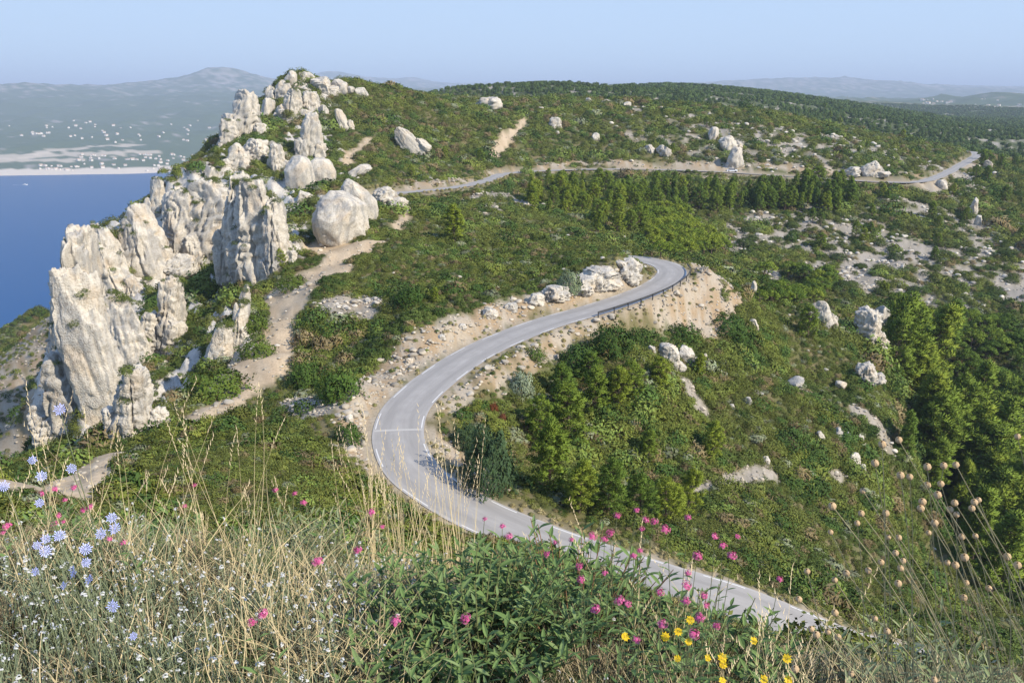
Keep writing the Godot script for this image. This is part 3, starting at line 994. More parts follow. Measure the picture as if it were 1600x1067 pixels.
# a cushion of small leaves, radius about one
func shrub_mesh(sd: int, count: int, leaf: float, up: float, lobes: float, spiky: float) -> ArrayMesh:
	var r := RandomNumberGenerator.new()
	r.seed = sd
	var nz := mk_noise(sd, 1.1, 2)
	var t := Tris.new()
	for i in count:
		var d := rdir(r)
		if d.y < -0.15: d.y = -d.y
		var rad := (1.0 + lobes * nz.get_noise_3dv(d * 1.6)) * (1.0 - 0.35 * r.randf() * r.randf())
		var p := Vector3(d.x * rad, d.y * rad * up, d.z * rad)
		var nn := (d + rdir(r) * 0.75).normalized()
		var long := (rdir(r) + Vector3(0, spiky, 0) + d * spiky)
		long = (long - nn * long.dot(nn) * (1.0 - 0.5 * spiky)).normalized()
		var side := nn.cross(long).normalized()
		var l := leaf * r.randf_range(0.6, 1.4)
		var w := l * (0.5 if spiky < 0.3 else 0.28)
		var sh := (nn * 0.55 + d * 0.45).normalized()
		var b := r.randf_range(0.65, 1.35)
		var col := Color(b * r.randf_range(0.85, 1.2), b, b * r.randf_range(0.7, 1.1))
		t.tri(p - long * l, p + side * w, p + long * l, sh, col)
		t.tri(p - long * l, p + long * l, p - side * w, sh, col)
	return t.mesh()
func tube(t: Tris, a: Vector3, b: Vector3, ra: float, rb: float, col: Color, seg := 6):
	var d := (b - a).normalized()
	var s := d.cross(Vector3(0.31, 0.2, 0.93)).normalized()
	var u := d.cross(s)
	for i in seg:
		var a0 := TAU * i / seg; var a1 := TAU * (i + 1) / seg
		var e0 := s * cos(a0) + u * sin(a0); var e1 := s * cos(a1) + u * sin(a1)
		var nn := (e0 + e1).normalized()
		t.tri(a + e0 * ra, b + e0 * rb, a + e1 * ra, nn, col)
		t.tri(a + e1 * ra, b + e0 * rb, b + e1 * rb, nn, col)
func needles(t: Tris, r: RandomNumberGenerator, c: Vector3, rad: float, count: int, length: float, width: float, up: float):
	for i in count:
		var d := rdir(r)
		d.y = absf(d.y) * up + d.y * (1 - up)
		var p := c + d * rad * r.randf_range(0.35, 0.9)
		var dir := (d + rdir(r) * 0.6 + Vector3(0, 0.35, 0)).normalized()
		var side := dir.cross(rdir(r)).normalized()
		var nn := (d + Vector3(0, 0.4, 0) + rdir(r) * 0.5).normalized()
		var b := r.randf_range(0.7, 1.3)
		t.tri(p - side * width, p + dir * length, p + side * width, nn, Color(b * r.randf_range(0.9, 1.15), b, b * r.randf_range(0.7, 1.1)))
# about one unit tall
func pine_meshes(sd: int, slim: float, tufts: int, per_tuft: int, open := 1.0) -> Array:
	var r := RandomNumberGenerator.new()
	r.seed = sd
	var trunk := Tris.new()
	var crown := Tris.new()
	var lean := Vector3(r.randf_range(-0.04, 0.04), 0, r.randf_range(-0.04, 0.04))
	var bark := Color(1, 1, 1)
	var prev := Vector3(0, -0.05, 0)
	for i in 6:
		var y := (i + 1) / 6.0 * 0.93
		var q := lean * y * 3.0 * y + Vector3(r.randf_range(-0.008, 0.008), y, r.randf_range(-0.008, 0.008))
		tube(trunk, prev, q, 0.022 * (1.05 - i / 6.0), 0.022 * (1.05 - (i + 1) / 6.0), bark)
		prev = q
	for i in tufts:
		var y := 0.16 + 0.84 * pow(float(i) / tufts, 0.8)
		var env := slim * (0.30 + 0.70 * pow(sin(clampf((1.08 - y) / 0.92, 0.0, 1.0) * 1.75), 0.8)) * (1.0 if y < 0.9 else 0.55)
		var a := i * 2.4 + r.randf_range(-0.5, 0.5)
		var rr := env * sqrt(r.randf_range(0.15, 1.0)) * r.randf_range(0.75, 1.2)
		var stem := lean * y * 3.0 * y
		var c := stem + Vector3(cos(a) * rr, y + r.randf_range(-0.03, 0.03), sin(a) * rr)
		if rr > env * 0.5: tube(trunk, stem + Vector3(0, y - 0.05 - rr * 0.3, 0), c, 0.006, 0.002, bark, 3)
		needles(crown, r, c, 0.07 * r.randf_range(0.7, 1.3) * open, per_tuft, 0.036, 0.0045, 0.5)
	return [trunk.mesh(), crown.mesh()]
func round_pine_meshes(sd: int, per: int) -> Array:
	var r := RandomNumberGenerator.new()
	r.seed = sd
	var trunk := Tris.new()
	var crown := Tris.new()
	tube(trunk, Vector3(0, -0.05, 0), Vector3(0.01, 0.55, 0), 0.035, 0.02, Color.WHITE)
	for i in 34:
		var d := rdir(r)
		d.y = absf(d.y) * 0.9 - 0.15
		var c := Vector3(0, 0.52, 0) + Vector3(d.x * 0.40, d.y * 0.44, d.z * 0.40)
		if i < 9: tube(trunk, Vector3(0, 0.3 + 0.02 * i, 0), c, 0.012, 0.004, Color.WHITE, 3)
		needles(crown, r, c, 0.13, per, 0.05, 0.009, 0.6)
	return [trunk.mesh(), crown.mesh()]

func multi(called: String, mesh: Mesh, m: Material, xf: Array, cols: PackedColorArray) -> MultiMeshInstance3D:
	var mm := MultiMesh.new()
	mm.transform_format = MultiMesh.TRANSFORM_3D
	mm.use_colors = true
	mm.mesh = mesh
	mm.instance_count = xf.size()
	for i in xf.size():
		mm.set_instance_transform(i, xf[i])
		mm.set_instance_color(i, cols[i])
	var o := MultiMeshInstance3D.new()
	o.name = numbered(called)
	o.multimesh = mm
	o.material_override = m
	add_child(o)
	return o

# ---------------------------------------------------------------- scrub
const BANDS := [[14.0, 60.0, 0.62], [60.0, 150.0, 0.84], [150.0, 300.0, 1.35], [300.0, 530.0, 2.1]]
func build_scrub():
	var meshes := [shrub_mesh(1, 420, 0.12, 0.75, 0.5, 0.0), shrub_mesh(2, 420, 0.10, 0.9, 0.6, 0.0), shrub_mesh(3, 380, 0.17, 0.85, 0.5, 0.6), shrub_mesh(4, 300, 0.15, 0.6, 0.4, 0.2)]
	var xf := [[], [], [], []]
	var cols := [PackedColorArray(), PackedColorArray(), PackedColorArray(), PackedColorArray()]
	for b in BANDS:
		var s: float = b[2]
		var i1 := int(b[1] * 0.75 / s)
		for j in range(int(b[0] * 0.7 / s), int(b[1] / s)):
			for i in range(-i1, i1):
				var x := (i + rng.randf()) * s
				var f := (j + rng.randf()) * s
				var r := sqrt(x * x + f * f)
				if r < b[0] or r >= b[1] or absf(x) > f * 0.74 + 4.0: continue
				var bare := bare_at(x, f)
				if rng.randf() < bare * 0.97: continue
				if rng.randf() < smoothstep(0.1, 0.35, map_at(m_path, x, f)): continue
				if rng.randf() < smoothstep(0.2, 0.75, map_at(m_ochre, x, f)) * 0.72: continue
				var rk := map_at(m_rock, x, f)
				if rk > 0.2 and rng.randf() < smoothstep(0.30, 0.6, rk * 0.62 + 0.95 * n_col.get_noise_2d(x, f)) * 0.88: continue
				var rd := road_near(x, f).x
				if rd > 2.6 and rd < 6.5 and rng.randf() < 0.55:   # dry grass on the verge
					var gs := rng.randf_range(0.16, 0.34) * (1.0 if r < 150.0 else 1.8)
					xf[2].append(Transform3D(Basis(Vector3.UP, rng.randf() * TAU).scaled(Vector3(gs, gs * 1.2, gs)), V(x, height(x, f) - 0.02, f)))
					cols[2].append([Color(0.36, 0.31, 0.15), Color(0.26, 0.26, 0.10), Color(0.42, 0.36, 0.20)][rng.randi() % 3])
				if rd < 3.4 or (rd < 5.2 and rng.randf() < 0.6): continue
				var pat := n_warp.get_noise_2d(x * 1.3, f * 1.3)
				var p2 := n_mid.get_noise_2d(x * 0.9 + 200.0, f * 0.9)
				var sc := s * rng.randf_range(0.55, 1.0) * (1.0 + 0.8 * p2)
				var bigger := rng.randf() < 0.07 and r > 25.0
				if bigger: sc *= 1.7
				if rd < 8.0: sc *= 0.6
				if rk > 0.3: sc *= 1.25
				if map_at(m_ochre, x, f) > 0.3: sc *= 0.55
				var c := Color(0.128, 0.15, 0.038)
				c = c.lerp(Color(0.082, 0.118, 0.03), smoothstep(0.0, 0.35, pat))
				c = c.lerp(Color(0.145, 0.175, 0.038), smoothstep(0.05, 0.4, p2))
				if r < 85.0 and x < 2.0: c = c.lerp(Color(0.165, 0.185, 0.036), 0.55 * smoothstep(-0.25, 0.2, p2 + 0.5 * pat))
				var kind := 0 if pat > 0.05 else 1
				var u := rng.randf()
				if u < 0.07: c = Color(0.20, 0.22, 0.14); kind = 3
				elif u < 0.14: c = Color(0.20, 0.16, 0.085); kind = 2
				elif u < 0.24: kind = 2
				if r < 32.0 and kind > 1: kind = 1
				if bigger and kind < 2: c = Color(0.06, 0.105, 0.025) if rng.randf() < 0.6 else Color(0.14, 0.19, 0.045)
				c = c * rng.randf_range(0.7, 1.35)
				c.a = 1.0
				if r < 160.0:
					var st := Vector2(base_h(x + 1.5, f) - base_h(x, f), base_h(x, f + 1.5) - base_h(x, f)).length() / 1.5
					sc *= 1.0 + 0.25 * minf(st, 1.2)
					if st > 0.5:
						for e in int(st * 1.4):
							var ex := x + rng.randf_range(-0.6, 0.6); var ef := f + rng.randf_range(-0.6, 0.6)
							if bare_at(ex, ef) > 0.4 or map_at(m_path, ex, ef) > 0.2 or road_near(ex, ef).x < 4.2: continue
							var es := sc * rng.randf_range(0.6, 1.0)
							xf[kind].append(Transform3D(Basis(Vector3.UP, rng.randf() * TAU).scaled(Vector3(es, es, es)), V(ex, height(ex, ef) - 0.05 * es, ef)))
							var ec := c * rng.randf_range(0.75, 1.25)
							ec.a = 1.0
							cols[kind].append(ec)
				var h := height(x, f)
				var ba := Basis(Vector3.UP, rng.randf() * TAU).scaled(Vector3(sc, sc * rng.randf_range(0.7, 1.15), sc))
				xf[kind].append(Transform3D(ba, V(x, h - 0.05 * sc, f)))
				cols[kind].append(c)
	for wp in ledge_spots:
		var sc := rng.randf_range(0.35, 1.0)
		xf[1].append(Transform3D(Basis(Vector3.UP, rng.randf() * TAU).scaled(Vector3(sc, sc * 0.8, sc)), wp - Vector3(0, 0.1, 0)))
		var c := Color(0.10, 0.13, 0.03) * rng.randf_range(0.7, 1.3)
		c.a = 1.0
		cols[1].append(c)
	var names := ["scrub", "scrub", "scrub", "scrub"]
	var labels := ["dense dark green cushion scrub covering the slopes", "olive green low scrub covering the slopes", "spiky upright shrubs mixed through the scrub", "grey green aromatic bushes mixed through the scrub"]
	for k in 4:
		var o := multi(names[k], meshes[k], M.leaf, xf[k], cols[k])
		tag(o, labels[k], "scrub", "", "stuff")
	print("scrub ", xf[0].size(), " ", xf[1].size(), " ", xf[2].size(), " ", xf[3].size())
	# woods on the plateau behind the ridge
	var wood: Array = []
	var wc := PackedColorArray()
	for i in 120000:
		var r := 520.0 * pow(2700.0 / 520.0, sqrt(rng.randf()))
		var a := rng.randf_range(-0.3, 0.72)
		var x := r * sin(a); var f := r * cos(a)
		var den := n_warp.get_noise_2d(x * 0.25, f * 0.25)
		if rng.randf() > 0.7 + den * 1.3: continue
		var h := height(x, f)
		if h < -120.0: continue
		var sc := rng.randf_range(1.0, 2.3) * (1.0 if r < 1000.0 else 1.5)
		wood.append(Transform3D(Basis(Vector3.UP, rng.randf() * TAU).scaled(Vector3(sc, sc * 1.1, sc)), V(x, h, f)))
		var c := Color(0.075, 0.115, 0.032) * rng.randf_range(0.7, 1.4)
		c.a = 1.0
		wc.append(c)
	var o := multi("distant_wood", shrub_mesh(9, 260, 0.2, 1.1, 0.5, 0.0), M.leaf, wood, wc)
	tag(o, "distant pine wood covering the plateau behind the ridge", "wood", "", "stuff")

# ---------------------------------------------------------------- pines
var pine_protos := []
var round_protos := []
var slim_protos := []
func put_pine(protos: Array, called: String, g: Vector3, hgt: float, label: String, group: String, tint := 1.0, tall := 0.5):
	var k := rng.randi() % protos.size()
	var root := Node3D.new()
	root.name = numbered(called)
	add_child(root)
	root.position = V(g.x, g.y - 0.05, g.z)
	root.rotation.y = rng.randf() * TAU
	var wide := rng.randf_range(0.95, 1.3)
	root.scale = Vector3(hgt * wide, hgt, hgt * wide)
	obj("trunk", protos[k][0], M.bark, root)
	var hue := clampi(int(tint * 1.5 + rng.randf() * 2.2), 0, 3)
	obj("crown", protos[k][1], M.pine[hue], root)
	if group:
		var words := ["deep green", "mid green", "light green", "yellow green"]
		label = ("low " if tall < 0.33 else "tall " if tall > 0.67 else "middling ") + words[hue] + " " + label
	tag(root, label, "pine tree", group)
func build_pines():
	for i in 4: pine_protos.append(pine_meshes(31 + i, 0.22 + 0.03 * i, 84, 150))
	for i in 4: slim_protos.append(pine_meshes(41 + i, 0.12 + 0.02 * i, 60, 130, 0.85))
	for i in 3: round_protos.append(round_pine_meshes(51 + i, 120))
	# lone pines: px, base py, height px
	for s in [[710,378,58,"bushy bright pine standing alone above the lower road"],[752,258,24,"round pine beside the upper road where the trail starts"],[643,278,20,"young pine on the slope above the upper road"],[679,472,24,"small round yellow green pine above the road cutting"],[695,250,20,"thin young pine on the slope"],[438,418,30,"pale green pine at the foot of the fluted buttress"],[1112,722,64,"young pine above the bare ochre patch"]]:
		put_pine(pine_protos, "pine_tree", G(s[0], s[1]), s[2] * depth_of(G(s[0], s[1]), s[1]) / FOC, s[3], "", 1.9)
	# px range, base py range, count, height px range, kind, tint, label, group
	for s in [
		[830,930,292,335,42,20,34,3,1.4,"pine in the plantation below the upper road","pines of the plantation below the upper road"],
		[930,1010,300,372,24,26,38,3,1.2,"pine in the plantation below the upper road","pines of the plantation below the upper road"],
		[960,1330,296,332,92,22,38,3,0.6,"pine in the belt below the upper road","dark pines of the belt below the upper road"],
		[1180,1300,318,332,8,30,38,2,0.2,"pine in the belt below the upper road","dark pines of the belt below the upper road"],
		[1400,1600,600,960,34,80,140,3,1.3,"pine rising from the deep valley below the spur","tall pines in the deep valley"],
		[1390,1480,560,640,8,70,100,0,0.9,"pine rising from the deep valley below the spur","tall pines in the deep valley"],
		[1500,1600,700,960,16,100,160,2,1.4,"pine rising from the deep valley below the spur","tall pines in the deep valley"],
		[1250,1500,300,480,20,18,28,0,0.9,"pine dotted over the stony slope","small pines dotted over the stony slope"],
		[850,1450,170,250,12,10,16,0,1.0,"pine on the ridge slope above the upper road","tiny pines on the ridge slope"],
		[1500,1600,260,400,8,18,28,0,0.5,"pine on the slope under the far bend","small pines under the far bend"],
		[1180,1300,430,478,30,24,32,1,0.6,"round crowned pine in the hollow behind the spur","round pines in the hollow behind the spur"],
		[1395,1600,505,600,60,26,36,1,0.4,"round crowned pine in the rows across the valley floor","round pines in rows across the valley floor"],
		[1380,1440,480,520,12,24,32,1,0.6,"round crowned pine in the rows across the valley floor","round pines in rows across the valley floor"],
		[1540,1600,610,660,6,44,56,1,0.6,"broad round crowned pine at the edge of the tall valley pines","broad round pines in the valley"]]:
		for i in s[4]:
			var px := rng.randf_range(s[0], s[1])
			var t := rng.randf()
			if s[0] == 1400 or s[0] == 1500 and s[2] == 700: t = clampf((px - 1400.0) / 200.0 * 0.75 + rng.randf_range(-0.25, 0.35), 0.0, 1.0)
			var py := lerpf(s[2], s[3], t)
			var g := G(px, py)
			if road_near(g.x, g.z).x < 5.0: continue
			var tall := rng.randf()
			put_pine(round_protos if s[7] == 1 else slim_protos if s[7] == 2 or s[7] == 3 and rng.randf() < 0.5 else pine_protos, "round_pine" if s[7] == 1 else "pine_tree", g, lerpf(s[5], s[6], tall) * depth_of(g, py) / FOC, s[9], s[10], s[8], tall)
	# planted terraces
	for row in [[1010,352,1065,346,7],[1012,368,1075,356,9],[1015,380,1085,366,9],[1020,392,1105,376,10],[1035,402,1120,388,10],[1060,404,1130,396,8],[1000,340,1050,336,5]]:
		for i in row[4]:
			var t: float = (i + rng.randf_range(-0.25, 0.25)) / float(row[4] - 1)
			var py := lerpf(row[1], row[3], t)
			var g := G(lerpf(row[0], row[2], t), py)
			put_pine(round_protos, "round_pine", g, rng.randf_range(24, 31) * depth_of(g, py) / FOC, "round crowned pine on the planted terraces beyond the hairpin", "pines on the planted terraces", 1.5)
	# group on the spur below the lower road
	for s in [[858,775,150],[890,700,120],[905,800,95],[930,650,95],[965,640,80],[845,700,100],[880,640,90],[950,805,105],[1000,812,90],[1040,815,85],[1075,800,85],[1010,722,62],[985,620,70],[920,600,60],[1060,815,70],[1030,610,60],[1090,590,46]]:
		var g := G(s[0], s[1])
		put_pine(pine_protos, "pine_tree", g, 0.86 * s[2] * depth_of(g, s[1]) / FOC, "feathery pine in the grove inside the road bend", "pines of the grove inside the road bend", 1.2, clampf((s[2] - 45.0) / 105.0, 0.0, 1.0))
	for s in [[1262,528,52,"dark pine beside the white rounded rock of the spur"],[1428,240,12,"dark little pine on the skyline of the far bend"],[1538,252,20,"round dark pine on the corner of the far bend"],[1545,256,16,"low pine beside the corner pine of the far bend"]]:
		var g := G(s[0], s[1])
		put_pine(pine_protos if s[2] > 30 else round_protos, "pine_tree", g, s[2] * depth_of(g, s[1]) / FOC, s[3], "", 0.3)
func depth_of(g: Vector3, py: float) -> float:
	return g.z / (CP - SP * (py - 533.5) / FOC)

# ---------------------------------------------------------------- single shrubs
func put_shrub(mesh: Mesh, called: String, g: Vector3, w: float, h: float, col: Color, label: String, group := ""):
	var key := "%s %d" % [called, int(col.r * 400) * 1000 + int(col.g * 400)]
	if not shrub_mats.has(key):
		var m: StandardMaterial3D = M.leaf.duplicate()
		m.albedo_color = col.linear_to_srgb()
		shrub_mats[key] = m
	var o := obj(called, mesh, shrub_mats[key])
	o.position = V(g.x, g.y - 0.05, g.z)
	o.rotation.y = rng.randf() * TAU
	o.scale = Vector3(w, h, w)
	tag(o, label, "shrub", group)
var shrub_mats := {}
func build_shrubs():
	var round1 := shrub_mesh(61, 2600, 0.06, 0.9, 0.45, 0.0)
	var round2 := shrub_mesh(62, 2600, 0.055, 0.85, 0.6, 0.1)
	var leafy := shrub_mesh(63, 5200, 0.06, 1.1, 0.4, 0.35)
	for s in [
		[890,452,38,36,0,Color(0.20, 0.25, 0.15),"round grey green bush on the cutting above the lower road"],
		[762,762,86,104,2,Color(0.055, 0.095, 0.045),"big dark leathery bush at the edge of the lower road"],
		[728,700,50,40,2,Color(0.06, 0.10, 0.045),"dark bush in front of the big leathery bush"],
		[815,612,40,40,0,Color(0.24, 0.29, 0.20),"silvery bush below the lower road"],
		[838,640,36,30,0,Color(0.22, 0.27, 0.19),"smaller silvery bush beside the silvery bush"],
		[955,548,70,52,1,Color(0.055, 0.10, 0.022),"wide dark bush below the guardrail"],
		[905,572,60,44,1,Color(0.06, 0.11, 0.025),"dark bush downhill of the wide dark bush"],
		[1000,540,56,36,1,Color(0.065, 0.11, 0.025),"dark bush between the wide dark bush and the split rock"],
		[1140,520,70,36,1,Color(0.06, 0.11, 0.022),"dark bush under the rubble bank"],
		[1160,545,60,36,1,Color(0.065, 0.115, 0.025),"dense bush beside the split rock"],
		[1065,530,60,30,1,Color(0.065, 0.115, 0.025),"dense bush above the split rock"],
		[640,476,52,38,1,Color(0.05, 0.095, 0.02),"dark green bush beside the small yellow green pine"],
		[530,620,70,56,1,Color(0.07, 0.125, 0.025),"bright green thicket left of the stony bank"],
		[480,600,60,48,1,Color(0.065, 0.115, 0.022),"green thicket beside the footpath"],
		[545,690,46,40,1,Color(0.06, 0.11, 0.022),"green bush by the gravel shoulder of the bend"],
		[402,556,56,34,1,Color(0.095, 0.14, 0.026),"green hummock between the footpath and the cliff edge"],[396,512,46,30,1,Color(0.09, 0.135, 0.025),"smaller hummock uphill of the green hummock beside the footpath"],[770,640,16,14,1,Color(0.20, 0.06, 0.03),"small rust red dying shrub above the big leathery bush"],[785,655,14,12,1,Color(0.18, 0.07, 0.04),"second rust red dying shrub next to the first"],[994,318,8,12,1,Color(0.22, 0.08, 0.04),"rust brown dead young tree in the plantation"],
		[340,620,110,56,1,Color(0.09, 0.135, 0.025),"wide green hummock below the path fork"],
		[455,450,54,26,1,Color(0.085, 0.125, 0.022),"low green island in the fork of the footpath"],
		[835,560,34,22,1,Color(0.09, 0.14, 0.03),"small bush on the outer verge of the lower road"]]:
		var g := G(s[0], s[1])
		var mp := depth_of(g, s[1]) / FOC
		put_shrub([round1, round2, leafy][s[4]], "bush", g, s[2] * mp * 0.5, s[3] * mp * 0.9, s[5], s[6])
	for i in 120:
		var px := rng.randf_range(1130, 1600)
		var py := rng.randf_range(300, 500)
		var g := G(px, py)
		if road_near(g.x, g.z).x < 6.0 or depth_of(g, py) < 190.0: continue
		var w := rng.randf_range(1.3, 3.4)
		put_shrub([round1, round2][i % 2], "shrub", g, w, w * rng.randf_range(0.5, 0.75), [Color(0.06, 0.09, 0.025), Color(0.085, 0.115, 0.03)][i % 2], ["low ", "", "tall "][clampi(int((w - 1.3) / 0.7), 0, 2)] + ["dark green", "olive green"][i % 2] + " rounded shrub standing on the pale stony slope across the valley", "rounded shrubs on the stony slope")
	# loose stones on banks and bare ground
	var xf: Array = []
	var cols := PackedColorArray()
	for i in 75000:
		var r := 60.0 * pow(7.0, rng.randf())
		var a := rng.randf_range(-0.6, 0.62)
		var x := r * sin(a); var f := r * cos(a)
		var v := maxf(map_at(m_ochre, x, f), maxf(bare_at(x, f) * 0.8, map_at(m_path, x, f) * 0.15))
		if rng.randf() > v * 0.8: continue
		if road_near(x, f).x < 3.2: continue
		var sc := rng.randf_range(0.05, 0.17) * (1.0 + r / 220.0) * (2.4 if rng.randf() < 0.07 else 1.0)
		xf.append(Transform3D(Basis.from_euler(Vector3(rng.randf() * 6.0, rng.randf() * 6.0, rng.randf() * 6.0)).scaled(Vector3(sc, sc * 0.7, sc)), V(x, height(x, f) + sc * 0.15, f)))
		var b := rng.randf_range(0.75, 1.25)
		cols.append(Color(0.43 * b, 0.385 * b, 0.315 * b))
	var o := multi("loose_stones", rock_mesh(900, 3, Vector3.ONE, 4.0, 12, 0.9, 0.0), mat(Color.WHITE, 0.95, true), xf, cols)
	tag(o, "loose pale stones strewn over the road banks and bare ground", "stones", "", "stuff")
	xf = []
	cols = PackedColorArray()
	for i in 30000:
		var r := 100.0 * pow(4.6, rng.randf())
		var a := rng.randf_range(-0.45, 0.62)
		var x := r * sin(a); var f := r * cos(a)
		var v := map_at(m_bare, x, f)
		if rng.randf() > v * 0.35 + 0.012 or road_near(x, f).x < 4.0: continue
		var sc := rng.randf_range(0.25, 0.8) * (0.22 + r / 420.0)
		xf.append(Transform3D(Basis.from_euler(Vector3(rng.randf() * 6.0, rng.randf() * 6.0, rng.randf() * 6.0)).scaled(Vector3(sc * 1.3, sc * 0.8, sc)), V(x, height(x, f) + sc * 0.35, f)))
		cols.append(Color(0.52, 0.485, 0.43) * rng.randf_range(0.8, 1.15))
	o = multi("pale_stones", rock_mesh(901, 4, Vector3.ONE, 3.0, 10, 0.9, 0.0), mat(Color.WHITE, 0.95, true), xf, cols)
	tag(o, "pale limestone lumps poking out of the scrub slopes", "stones", "", "stuff")
	print("stones ", xf.size())

# ---------------------------------------------------------------- guardrail along the outside of the lower road
func build_guardrail():
	var low: Array[Vector3] = road_pts.slice(0, road_low_n)
	var a := WE(932, 492, -28.0); var b := WE(1105, 420, -27.4)
	var ia := 0; var ib := 0
	for i in low.size():
		if low[i].distance_to(a) < low[ia].distance_to(a): ia = i
		if low[i].distance_to(b) < low[ib].distance_to(b): ib = i
	var root := Node3D.new()
	root.name = numbered("guardrail")
	add_child(root)
	root.position = V(low[ia].x, low[ia].y, low[ia].z)
	tag(root, "dark grey metal guardrail on posts along the outside of the lower road", "guardrail")
	var steel := mat(lin(0.10, 0.10, 0.105), 0.5)
	steel.metallic = 0.5
	var t := Tris.new()
	var prof := [Vector2(0.0, 0.75), Vector2(0.05, 0.70), Vector2(0.0, 0.62), Vector2(0.05, 0.54), Vector2(0.0, 0.47), Vector2(-0.03, 0.47), Vector2(-0.03, 0.75)]
	var prev: Array[Vector3] = []
	var n := 0
	for i in range(ia, ib + 1):
		var p := low[i]
		var tn := Vector2(low[i + 1].x - low[i - 1].x, low[i + 1].z - low[i - 1].z).normalized()
		var nr := Vector2(tn.y, -tn.x)
		var c := V(p.x + nr.x * 2.85, p.y, p.z + nr.y * 2.85) - root.position
		var side := Vector3(-nr.x, 0, nr.y)
		var ring: Array[Vector3] = []
		for q in prof: ring.append(c + side * q.x + Vector3(0, q.y, 0))
		if prev.size():
			for k in prof.size():
				var k2 := (k + 1) % prof.size()
				var nn := (ring[k2] - ring[k]).cross(ring[k] - prev[k]).normalized()
				t.tri(prev[k], ring[k], prev[k2], nn, Color.WHITE)
				t.tri(prev[k2], ring[k], ring[k2], nn, Color.WHITE)
		prev = ring
		if n % 3 == 0:
			var bm := BoxMesh.new()
			bm.size = Vector3(0.12, 1.0, 0.12)
			var po := obj("post", bm, steel, root)
			po.position = c - side * 0.10 + Vector3(0, 0.22, 0)
			po.rotation.y = atan2(side.x, side.z)
		n += 1
	obj("rail", t.mesh(), steel, root)

